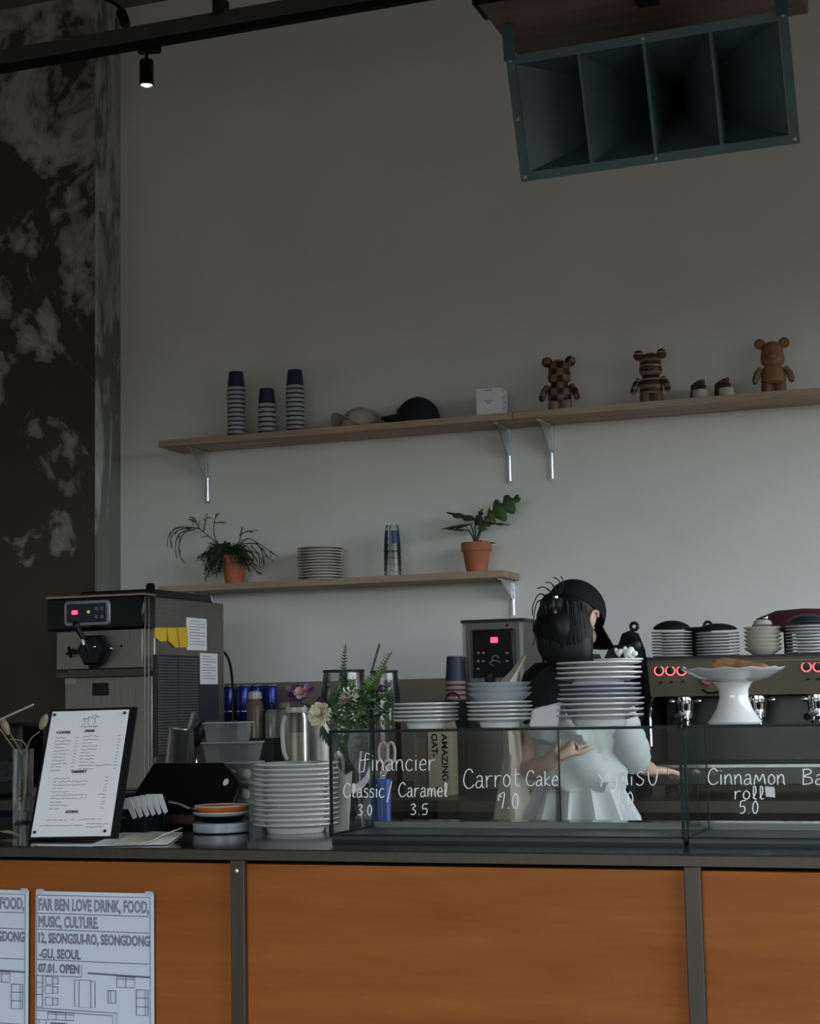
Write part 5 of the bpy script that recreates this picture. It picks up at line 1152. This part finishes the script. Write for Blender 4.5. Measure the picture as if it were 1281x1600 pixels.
# trailing plant
c = at(366, 906, SY); zp = at(366, 868, SY).z-LZ; R = .062
t = thing('potted_rhipsalis', (c.x, SY, LZ), 'wispy trailing plant in a terracotta pot on the lower shelf', 'plant'); pot(t, R, zp)
sp_ = random.Random(11)
def strand(pts, r=.0026, m_='green_dark', kids=0):
    P_ = smoothpath(pts, 6); mm2 = M().tube(P_, [r*(1-.5*i/len(P_)) for i in range(len(P_))], 5)
    for i in range(kids):
        j = sp_.randrange(len(P_)//3, len(P_)-1); d_ = (P_[j+1]-P_[j]).normalized(); q = P_[j]
        e_ = q+(d_+Vector((sp_.uniform(-.8, .8), sp_.uniform(-.4, .4), sp_.uniform(-.9, .5)))).normalized()*sp_.uniform(.02, .045)
        mm2.tube([q, (q+e_)/2+Vector((0, 0, .004)), e_], [r*.8, r*.7, r*.5], 5)
    return mm2.build('strand', m_, t)
top = Vector((0, 0, zp*.9))
A = lambda *pp: [sl(px, py, dy) for px, py, dy in pp]
for pts in (((362, 868, 0), (335, 845, 0), (312, 826, 0), (306, 815, 0)), ((312, 826, 0), (295, 824, 0), (275, 825, 0), (263, 838, 0), (262, 855, 0)), ((300, 825, 0), (280, 828, -.01), (267, 840, -.01), (268, 857, -.01)), ((298, 826, 0), (281, 834, 0), (274, 850, .01), (276, 872, .01)), ((305, 827, 0), (288, 833, 0), (280, 850, 0), (281, 868, 0), (288, 880, 0)),
            ((345, 855, 0), (335, 838, 0), (335, 815, 0), (340, 802, 0)), ((318, 832, 0), (322, 812, 0), (328, 808, 0)), ((335, 817, 0), (346, 816, 0)), ((306, 815, 0), (298, 813, 0)), ((306, 815, 0), (303, 808, 0)),
            ((372, 866, 0), (375, 840, 0), (378, 822, 0)), ((374, 836, 0), (385, 831, 0), (393, 832, 0)), ((366, 866, 0), (385, 842, 0), (405, 850, 0), (428, 866, 0)), ((380, 850, 0), (400, 850, 0), (410, 865, 0), (412, 890, 0)),
            ((376, 868, -.05), (390, 880, -.06), (402, 893, -.06), (408, 899, -.06)), ((392, 852, 0), (404, 868, 0), (406, 885, 0)), ((400, 848, 0), (412, 862, 0), (418, 872, 0))):
    strand(A(*pts), .0030, 'green_dark', 3)
for i in range(150):
    th = sp_.uniform(0, 2*pi); L = sp_.uniform(.05, .15); lean = sp_.choice((-1, -1, -.6, .5, .9, -.8)); 
    p1 = top+Vector((lean*L*.45+sp_.uniform(-.03, .03), -abs(sin(th))*.05, sp_.uniform(.01, .07))); p2 = p1+Vector((lean*L*.5, sp_.uniform(-.05, .03), -sp_.uniform(.02, .11)*(1 if lean < 0 else .8)))
    p2.z = max(p2.z, .012); p2.y = max(min(p2.y, .09), -.11)
    strand([top+Vector((sp_.uniform(-.03, .03), sp_.uniform(-.03, .02), 0)), p1, p2], .0031, 'green_dark' if i % 4 else 'green_leaf', 3)

# ------------------------------------------------------------------ hanging horn speaker and the wooden cabinet above it
HW, HH, TL = .800, .358, radians(19)
tc_ = at(1004, 53, .80); Rh = Matrix.Rotation(TL, 3, 'X') @ Matrix.Rotation(radians(-.6), 3, 'Y')
hs = thing('horn_speaker', tc_, 'dark teal four-cell horn speaker hanging below the ceiling box', 'speaker')
def hp(x, y, z): return Rh @ Vector((x, y, z))     # x across, y into the horn, z up; origin at the top front edge middle
def hbox(nm, x0, x1, y0, y1, z0, z1, m_='horn_teal', par=None):
    vs = [hp(x, y, z) for z in (z0, z1) for x, y in ((x0, y0), (x1, y0), (x1, y1), (x0, y1))]
    return M().add(vs, [(3, 2, 1, 0), (4, 5, 6, 7), (0, 1, 5, 4), (1, 2, 6, 5), (2, 3, 7, 6), (3, 0, 4, 7)]).build(nm, m_, par or hs)
fl_ = .026
hbox('top_flange', -HW/2, HW/2, -.006, .006, -fl_, 0); hbox('bottom_flange', -HW/2, HW/2, -.006, .006, -HH, -HH+fl_)
hbox('side_flange', -HW/2, -HW/2+fl_, -.006, .006, -HH+fl_, -fl_); hbox('side_flange', HW/2-fl_, HW/2, -.006, .006, -HH+fl_, -fl_)
xa, xb, za, zb_ = -HW/2+fl_, HW/2-fl_, -fl_, -HH+fl_; zc = (za+zb_)/2; Dp = .40
def flare(u): return (1-u)**1.7
for i in range(4):
    x0, x1 = xa+(xb-xa)*i/4, xa+(xb-xa)*(i+1)/4
    rings = []
    for j in range(9):
        u = j/8; k_ = .17+.83*flare(u); kz = .26+.74*flare(u)
        rings.append([hp(x0*k_+(.0015), u*Dp, zc+(za-zc)*kz), hp(x1*k_-.0015, u*Dp, zc+(za-zc)*kz), hp(x1*k_-.0015, u*Dp, zc+(zb_-zc)*kz), hp(x0*k_+.0015, u*Dp, zc+(zb_-zc)*kz)])
    n = 4; cell = M(); vs = [v for r in rings for v in r]
    cell.add(vs, [(a*n+b, a*n+(b+1) % n, (a+1)*n+(b+1) % n, (a+1)*n+b) for a in range(8) for b in range(n)]+[(32, 33, 34, 35)])
    cell.build('horn_cell', 'horn_teal', hs)
for i in (1, 2, 3):
    x = xa+(xb-xa)*i/4; hbox('divider', x-.0045, x+.0045, -.004, .05, zb_, za)
hs_t = M().loft([[hp(.085*cos(a)*k_, Dp+d_, zc+.07*sin(a)*k_) for a in [2*pi*i/20 for i in range(20)]] for d_, k_ in ((-.005, 1), (.06, .8), (.062, 1.25), (.17, 1.25), (.18, 1.1))]); hs_t.build('driver', 'black_matte', hs)
for x, z in ((-HW/2+.013, -.013), (HW/2-.013, -.013), (-HW/2+.013, -HH+.013), (HW/2-.013, -HH+.013), (0, -HH+.013), (0, -.013), (-HW/2+.013, -HH/2)):
    M().ball(hp(x, -.007, z), (.0055, .0055, .0055), 8, 6).build('screw', mat('screw_pale', (.42, .42, .38), .4), hs)
BXZ = 3.235
fl0, bl0, br0 = atz(745, 8, BXZ), atz(797, 79, BXZ), atz(1268, 37, BXZ)
bxl, bxr, byf, byb = fl0.x, br0.x, fl0.y, (bl0.y+br0.y)/2
cbx = thing('speaker_cabinet', (0, 0, 0), 'dark walnut speaker cabinet hung from the ceiling above the horn', 'cabinet')
M().box(((bxl+bxr)/2, (byf+byb)/2, BXZ+.30), (bxr-bxl, byb-byf, .60)).build('box', 'dark_walnut', cbx, bevel=.004)
M().box(((bxl+bxr)/2, byf-.004, BXZ+.30), (bxr-bxl+.01, .012, .60)).build('front_baffle', 'black_matte', cbx)
M().box((bxl-.004, byf+.05, BXZ+.3), (.014, .12, .60)).build('corner_cap', 'black_matte', cbx)
M().box(((bxl+bxr)/2+.02, byf+.10, BXZ-.004), (.06, .16, .008)).build('mount_plate', 'black_matte', cbx)
for x in (bxl+.12, bxr-.12):
    M().tube([(x, (byf+byb)/2, BXZ+.6), (x, (byf+byb)/2, RZ)], .012, 8).build('hanger_rod', 'black_matte', cbx)
for x in (-HW/2+.013, HW/2-.013):
    a = tc_+hp(x, .0, -.004); b = Vector((a.x-.004, a.y+.0, BXZ)); ly = a.y
    m = M(); mid = (a+b)/2
    m.add([p_-tc_ for p_ in (a+Vector((-.017, -.010, -.012)), a+Vector((.017, -.010, -.012)), b+Vector((.017, -.01, 0)), b+Vector((-.017, -.01, 0)), a+Vector((-.017, -.006, -.012)), a+Vector((.017, -.006, -.012)), b+Vector((.017, -.006, 0)), b+Vector((-.017, -.006, 0)))],
          [(0, 1, 2, 3), (7, 6, 5, 4), (0, 4, 5, 1), (1, 5, 6, 2), (2, 6, 7, 3), (3, 7, 4, 0)]); m.build('hanging_strap', 'horn_teal', hs)

# ------------------------------------------------------------------ lighting track with a spotlight
TY = 2.45
tz0 = at(200, 79, TY).z; tz1 = at(200, 46, TY).z
tr_ = thing('lighting_track', (0, 0, 0), 'long black lighting track hanging under the ceiling', 'track')
xl_, xr_ = at(-40, 90, TY).x, at(720, -5, TY).x
M().box(((xl_+xr_)/2, TY, tz0+.014), (xr_-xl_, .036, .028)).build('rail', 'black_matte', tr_)
M().box(((xl_+xr_)/2, TY+.004, (tz0+.028+tz1)/2), (xr_-xl_, .05, tz1-tz0-.028)).build('channel', mat('channel_grey', (.075, .073, .068), .6, .3), tr_)
for px in (345, -36):
    x = at(px, 40, TY).x; M().box((x, TY, tz1+.02), (.05, .06, .07)).build('clamp', 'dark_grey', tr_); M().tube([(x, TY, tz1+.05), (x, TY, RZ)], .006, 7).build('hanger_rod', 'black_matte', tr_)
sx0 = at(229, 110, TY); st = thing('track_spotlight', (sx0.x, TY, tz0), 'black cylinder spotlight switched on under the track', 'spotlight')
M().box((.014, 0, -.012), (.10, .03, .024)).build('adapter', 'black_plastic', st); M().tube([(.0, 0, -.02), (.0, 0, -.055)], .008, 8).build('neck', 'black_plastic', st)
ar = M(); ar.tube([(.005, 0, -.028), (.065, 0, -.034), (.068, 0, -.006)], .004, 6); ar.build('lock_arm', 'black_plastic', st)
zt_, zl_ = at(229, 94, TY).z-tz0, at(229, 134, TY).z-tz0
M().lathe([(0, zt_), (.026, zt_), (.030, zt_-.006), (.030, zl_), (.027, zl_), (.026, zl_+.012), (0, zl_+.012)], 24).build('cylinder', 'black_plastic', st)
M().lathe([(0, zl_+.002), (.012, zl_-.002), (.024, zl_+.006), (.026, zl_+.013), (0, zl_+.013)], 20).build('lamp_lens', mat('lamp_glow', (1, .95, .85), .3, emit=(1, .93, .82), es=7), st)
sl_ = bpy.data.lights.new('spot_bulb', 'SPOT'); sl_.energy = 6; sl_.spot_size = radians(50); sl_.spot_blend = .7; sl_.color = (1, .88, .72); sl_.shadow_soft_size = .03
so = bpy.data.objects.new('spot_bulb', sl_); col.objects.link(so); so.location = (sx0.x, TY, tz0+zl_-.01)
# second small lamp on a cable by the pillar
c = at(192, 27, 3.15); t = thing('pillar_lamp', c, 'small black lamp head on an arm near the top of the pillar', 'lamp')
M().lathe([(0, -.05), (.022, -.05), (.026, -.04), (.026, .03), (.014, .045), (0, .045)], 18, mtx=Matrix.Rotation(radians(-20), 3, 'Y')).build('head', 'black_plastic', t)
a = at(150, -8, 3.15)-c; M().tube(smoothpath([(0, 0, .03), (-.05, 0, .08), tuple(a)], 6), .009, 7).build('arm', 'black_plastic', t)
e = at(183, 86, 3.265)-c; M().tube([(-.02, .06, .06), tuple(at(181, 30, 3.265)-c), tuple(e)], .0035, 6).build('cable', 'black_plastic', t)

# ------------------------------------------------------------------ barista
TH = radians(38); PO = Vector((-.045, 1.60, 0)); Rz = Matrix.Rotation(-TH, 3, 'Z')
bar = thing('person', PO, 'person seen from behind in black cap, black vest and white shirt', 'person', rot=(0, 0, -TH))
def wl(v): return Rz.inverted() @ (Vector(v)-PO)
def pl(px, py, Y): return wl(at(px, py, Y))
mat('skin', (.50, .33, .25), .5, var=.06, scale=8); mat('shirt_white', (.46, .47, .46), .85, var=.05, scale=7, bump=.0); mat('shirt_cream', (.58, .50, .40), .8, var=.06, scale=6)
mat('black_cloth', (.005, .005, .0055), .9, var=.2, scale=20); mat('hair_black', (.004, .0035, .0035), .5, var=.3, scale=30, spec=.3, stretch=(8, 8, 1)); mat('cap_cloth', (.006, .006, .0075), .8, var=.15, scale=25, spec=.2)
hc_ = pl(896, 966, 1.60)                     # head centre
HD = radians(34)                             # head bowed
Rp = Matrix.Rotation(radians(12), 3, 'Z') @ Matrix.Rotation(-HD, 3, 'X')
def hl(x, y, z): return hc_ + Rp @ Vector((x, y, z))
neck0 = Vector((0, .02, 1.385)); neck1 = hl(0, -.03, -.085)
lsh, rsh = Vector((-.165, .0, 1.355)), Vector((.165, .0, 1.355))
lel, lwr = pl(826, 1208, 1.50), pl(868, 1186, 1.43)
rel, rwr = pl(985, 1185, 1.58), pl(1014, 1203, 1.80)
verts = []; edges = []; rad = []
def V_(p, r): verts.append(tuple(p)); rad.append(r if hasattr(r, '__len__') else (r, r)); return len(verts)-1
def E_(*ids):
    for a_, b_ in zip(ids[:-1], ids[1:]): edges.append((a_, b_))
pel = V_((0, -.01, .92), (.15, .11)); wst = V_((0, 0, 1.06), (.125, .09)); che = V_((0, .01, 1.24), (.145, .10)); nb = V_(neck0, (.07, .06)); nk = V_(neck1, .048)
h1 = V_(hl(0, -.01, -.03), (.066, .078)); h2 = V_(hl(0, .0, .035), (.075, .088)); h3 = V_(hl(0, -.005, .085), (.055, .065))
E_(pel, wst, che, nb, nk, h1, h2, h3)
for sg, kx in ((-1, .09), (1, .09)):
    hp_ = V_((sg*kx, 0, .86), .085); kn = V_((sg*.10, .02, .47), .052); an = V_((sg*.10, -.01, .08), .036); to = V_((sg*.11, .12, .035), (.035, .025)); E_(pel, hp_, kn, an, to)
def arm(sh, el, wr, fd, up_):
    sI = V_(sh, .056); m1 = V_(sh.lerp(el, .5), .044); eI = V_(el, .038); m2 = V_(el.lerp(wr, .4), .036); wI = V_(wr, (.024, .019)); E_(che, sI, m1, eI, m2, wI)
    fd = fd.normalized(); sdv = fd.cross(up_).normalized()
    pm = V_(wr+fd*.045, (.034, .015)); E_(wI, pm)
    for k_, (o_, L_) in enumerate(((-.027, .058), (-.009, .068), (.009, .064), (.026, .050))):
        b_ = wr+fd*.078+sdv*o_; f1 = V_(b_, .0095); f2 = V_(b_+fd*L_*.5-up_*.006, .0085); f3 = V_(b_+fd*L_*.85-up_*.022, .0075); E_(pm, f1, f2, f3)
    t1 = V_(wr+fd*.028-sdv*.036-up_*.004, .0105); t2_ = V_(wr+fd*.058-sdv*.052-up_*.012, .009); t3 = V_(wr+fd*.080-sdv*.050-up_*.020, .008); E_(wI, t1, t2_, t3)
arm(lsh, lel, lwr, pl(890, 1172, 1.44)-lwr, Rz.inverted() @ Vector((0, -1, .2)))
arm(rsh, rel, rwr, Vector((0, 1, -.1)), Vector((0, 0, 1)))
me = bpy.data.meshes.new('body'); me.from_pydata(verts, edges, []); ob = bpy.data.objects.new('body', me); col.objects.link(ob)
sm = ob.modifiers.new('skin', 'SKIN')
for i, r_ in enumerate(rad): me.skin_vertices[0].data[i].radius = r_
me.skin_vertices[0].data[0].use_root = True
ss = ob.modifiers.new('sub', 'SUBSURF'); ss.levels = 2; ss.render_levels = 2
dg = bpy.context.evaluated_depsgraph_get(); bm_ = bpy.data.meshes.new_from_object(ob.evaluated_get(dg)); bpy.data.objects.remove(ob)
bm_.name = 'body'; bm_.materials.clear(); bm_.materials.append(MATS['skin']); bm_.polygons.foreach_set('use_smooth', [True]*len(bm_.polygons)); link('body', bm_, bar)
# face details
fc = M()
fc.ball(hl(0, .088, -.022), (.012, .02, .016), 10, 7, Rp); fc.ball(hl(0, .055, -.075), (.038, .038, .034), 12, 8, Rp); fc.ball(hl(.032, .060, -.03), (.026, .03, .03), 10, 7, Rp); fc.ball(hl(-.032, .060, -.03), (.026, .03, .03), 10, 7, Rp)
fc.build('face', 'skin', bar)
for sg in (-1, 1):
    M().ball(hl(sg*.030, .079, .008), (.012, .007, .006), 10, 6, Rp).build('eye', mat('eye_dark', (.03, .02, .015), .3), bar)
    M().tube([hl(sg*.045, .076, .028), hl(sg*.03, .086, .031), hl(sg*.014, .088, .028)], .003, 5).build('eyebrow', 'hair_black', bar)
    e_ = M(); e_.ball(hl(sg*.082, -.004, -.016), (.010, .022, .034), 14, 10, Rp); e_.tube(smoothpath([hl(sg*.090, .012, -.036), hl(sg*.093, -.016, -.028), hl(sg*.094, -.020, .004), hl(sg*.092, .000, .019), hl(sg*.089, .012, .008)], 5), .005, 7); e_.build('ear', 'skin', bar)
M().tube([hl(-.02, .088, -.062), hl(0, .094, -.060), hl(.02, .088, -.062)], .0045, 6).build('mouth', mat('lip', (.36, .13, .12), .5), bar)
# cap
n = 28; rings = []
for i in range(9):
    a = .5*pi*i/8; rings.append([hl(.094*cos(a)*cos(2*pi*j/n), -.004+.108*cos(a)*sin(2*pi*j/n), .022+.104*sin(a)**.9) for j in range(n)])
cp_ = M().loft(rings, cap=False); cpo = cp_.build('baseball_cap', 'cap_cloth', bar)
vs = []; nn, kk = 14, 5
for i in range(kk+1):
    for j in range(nn+1):
        a = radians(-70+140*j/nn); q_ = i/kk
        vs.append(hl(sin(a)*(.092+q_*.006), .0+cos(a)*.104+q_*.082*max(0, cos(a))**.6, .026-q_*.022-.030*sin(a)**2))
m2 = len(vs); vs += [v+Vector((0, 0, .003)) for v in vs]; fs = []
for i in range(kk):
    for j in range(nn):
        A_ = i*(nn+1)+j; f = (A_, A_+1, A_+nn+2, A_+nn+1); fs.append(f); fs.append(tuple(m2+q for q in reversed(f)))
for j in range(nn): A_ = kk*(nn+1)+j; fs.append((A_, A_+1, m2+A_+1, m2+A_))
M().add(vs, fs).build('brim', 'cap_cloth', cpo); M().ball(hl(0, -.004, .127), (.007, .007, .004), 8, 5).build('button', 'cap_cloth', cpo)
# hair: back mass, bun, loose strands
hr = M(); rings = []
for z, rx_, ry_, oy in ((.03, .088, .098, -.012), (-.02, .091, .096, -.022), (-.06, .086, .084, -.036), (-.10, .078, .064, -.052)):
    rings.append([hl(rx_*cos(2*pi*j/24), oy+ry_*sin(2*pi*j/24)*(1 if sin(2*pi*j/24) < 0 else .35), z) for j in range(24)])
base_b = rings[-1]
for k_, (dz_, kx_, dy_) in enumerate(((.02, .92, -.0), (.045, .75, .0), (.065, .5, .005))):
    cx_ = sum(base_b, Vector())/24; rings.append([Vector((cx_.x+(v.x-cx_.x)*kx_, cx_.y+dy_+(v.y-cx_.y)*kx_*.7, cx_.z+(v.z-cx_.z)*.3-dz_)) for v in base_b])
hr.loft(rings); ho = hr.build('hair', 'hair_black', bar)
bc_ = pl(866, 948, 1.50); bn = M()
for i in range(8):
    a = i*.8; bn.tube([bc_+Vector((.030*cos(b_)*cos(a), .026*cos(b_)*sin(a)-.01, .034*sin(b_))) for b_ in [2*pi*j/12 for j in range(13)]], .012, 7)
bn.ball(bc_, (.036, .032, .036), 12, 8); bn.build('hair_bun', 'hair_black', ho)
M().box(bc_+Vector((.030, -.02, .028)), (.02, .008, .006)).build('hair_clip', 'chrome', ho); M().ball(bc_+Vector((.045, -.03, -.018)), (.005, .004, .010), 8, 6).build('hair_clip', 'chrome', ho)
sh_ = random.Random(5)
def curtain(px0, px1, py, y0, y1, n=28): return [pl((px0+px1)/2+(px1-px0)/2*cos(2*pi*j/n), py, (y0+y1)/2-(y1-y0)/2*sin(2*pi*j/n)) for j in range(n)]
M().loft([curtain(846, 912, 938, 1.50, 1.60), curtain(838, 920, 960, 1.475, 1.60), curtain(838, 926, 985, 1.47, 1.59), curtain(841, 927, 1010, 1.465, 1.57), curtain(850, 925, 1030, 1.47, 1.55), curtain(862, 918, 1042, 1.48, 1.53)]).build('hair_back', 'hair_black', ho)
for i in range(64):
    u = sh_.uniform(-.96, .96); yf = 1.535-.066*sqrt(1-u*u); xm = 882+u*43
    M().tube(smoothpath([pl(880+u*36, 945+sh_.uniform(-6, 8), yf+.02), pl(xm, 985, yf), pl(xm+sh_.uniform(-2, 2), 1012, yf), pl(884+u*36+sh_.uniform(-4, 4), 1030+sh_.uniform(-4, 12), yf+.012)], 4), [.004]*8+[.0036, .003, .0025, .002, .0012], 5).build('hair_strand', 'hair_black', ho)
for pts in (((870, 935), (852, 918), (838, 920)), ((872, 930), (862, 912), (852, 910)), ((874, 928), (874, 908), (864, 902)), ((876, 928), (880, 910), (876, 900)), ((858, 935), (843, 928), (833, 945), (832, 962)), ((858, 940), (840, 940), (834, 965), (833, 985)), ((856, 950), (842, 965), (838, 990), (833, 1008))):
    M().tube(smoothpath([pl(px, py, 1.49) for px, py in pts], 6), [.0028]*6+[.0018]*(6*(len(pts)-2))+[.0008], 5).build('hair_wisp', 'hair_black', ho)
# clothing
def ring(c_, rx_, ry_, n=40, fold=0, k=9, ph=0, sag=0): return [Vector((c_[0]+(rx_+fold*cos(k*2*pi*j/n+ph)+fold*.5*cos((k*2+1)*2*pi*j/n+ph*2))*cos(2*pi*j/n), c_[1]+(ry_+fold*cos(k*2*pi*j/n+ph))*sin(2*pi*j/n), c_[2]+sag*sin(3*2*pi*j/n+ph))) for j in range(n)]
sr = []
for i, (z, rx_, ry_, fo) in enumerate(((1.012, .140, .112, .004), (1.022, .165, .133, .008), (1.04, .178, .146, .009), (1.065, .184, .150, .007), (1.09, .180, .146, .006), (1.115, .174, .139, .006), (1.14, .166, .131, .006), (1.155, .164, .128, .004), (1.170, .172, .137, .008), (1.185, .182, .147, .009), (1.205, .185, .148, .007), (1.24, .182, .142, .004), (1.28, .178, .134, .002), (1.32, .166, .118, .001))):
    sr.append([v+Vector((.006*sin(7*v.x*9+i*1.3), .005*sin(5*v.x*11+i*.9), .008*sin(v.x*26+1.1*i))) for v in ring((0, -.010, z), rx_, ry_, 64, fo, 7, i*.55)])
M().loft(sr, cap=False).build('shirt', 'shirt_white', bar)
M().loft([ring((0, -.01, 1.045), .150, .118, 72, .004, 14), ring((0, -.01, 1.01), .168, .138, 72, .010, 14, .2), ring((0, -.01, .93), .205, .175, 72, .016, 14, .3), ring((0, -.01, .75), .245, .205, 72, .022, 14, .5), ring((0, -.01, .55), .265, .225, 72, .024, 14, .7)], cap=False).build('apron_skirt', 'shirt_white', bar)
M().loft([ring((0, -.01, 1.028), .158, .126), ring((0, -.01, 1.045), .160, .128), ring((0, -.01, 1.056), .156, .124)], cap=False).build('apron_tie', mat('tie_grey', (.34, .35, .36), .8), bar)
vest = M().loft([ring((0, .0, 1.225), .196, .156, fold=.004), ring((0, .0, 1.30), .200, .150, fold=.003), ring((0, .004, 1.36), .188, .122), ring((0, .010, 1.395), .135, .095), ring((0, .018, 1.425), .085, .075), ring((0, .022, 1.445), .070, .066)], cap=False); vest.build('black_vest', 'black_cloth', bar)
def sleeve(nm, pts, rs, m_, folds=0):
    P_ = smoothpath(pts, 6); R_ = []
    for i in range(len(P_)):
        u = i/(len(P_)-1)*(len(rs)-1); a_ = int(min(u, len(rs)-2)); R_.append(rs[a_]+(rs[a_+1]-rs[a_])*(u-a_)+folds*sin(i*2.1)*1.6)
    return M().tube(P_, R_, 16, cap=True).build(nm, m_, bar)
sleeve('vest_shoulder', [lsh*.75+Vector((.0, 0, .33)), lsh, lsh.lerp(lel, .32)], [.060, .074, .070], 'black_cloth'); sleeve('vest_shoulder', [rsh*.75+Vector((0, 0, .33)), rsh, rsh.lerp(rel, .32)], [.060, .074, .070], 'black_cloth')
sleeve('shirt_sleeve', [lsh.lerp(lel, .2), lsh.lerp(lel, .45), lsh.lerp(lel, .62)], [.062, .066, .060], 'shirt_cream', .001)
sleeve('shirt_sleeve', [rsh.lerp(rel, .2), rsh.lerp(rel, .55), rel+Vector((0, 0, .03)), rel.lerp(rwr, .22)], [.060, .062, .062, .050], 'shirt_white', .0013)
cu = pl(792, 1068, 1.50); m = M().loft([[pl(px, py, Y) for px, py, Y in q] for q in (((818, 1022, 1.52), (822, 1024, 1.50), (822, 1028, 1.52), (817, 1027, 1.54)), ((800, 1045, 1.50), (808, 1048, 1.47), (810, 1054, 1.50), (801, 1054, 1.53)), ((781, 1065, 1.50), (797, 1064, 1.45), (804, 1076, 1.49), (786, 1078, 1.54)), ((776, 1077, 1.50), (792, 1080, 1.46), (797, 1090, 1.49), (780, 1090, 1.54)))]); m.build('shirt_cuff', 'shirt_cream', bar, bevel=.003)
# loose shirt tail hanging on the left hip
tl_ = []
for i, (py, x0_, x1_) in enumerate(((1126, 786, 812), (1150, 786, 815), (1180, 787, 818), (1205, 783, 822), (1230, 778, 828), (1260, 773, 836), (1290, 769, 842))):
    tl_.append([pl(x0_+(x1_-x0_)*(.5+.5*cos(2*pi*j/28)), py+2*sin(3*2*pi*j/28), 1.535-(.045+.004*i)*sin(2*pi*j/28)+.010*sin(5*2*pi*j/28+i*.5)) for j in range(28)])
M().loft(tl_).build('shirt_tail', 'shirt_cream', bar)
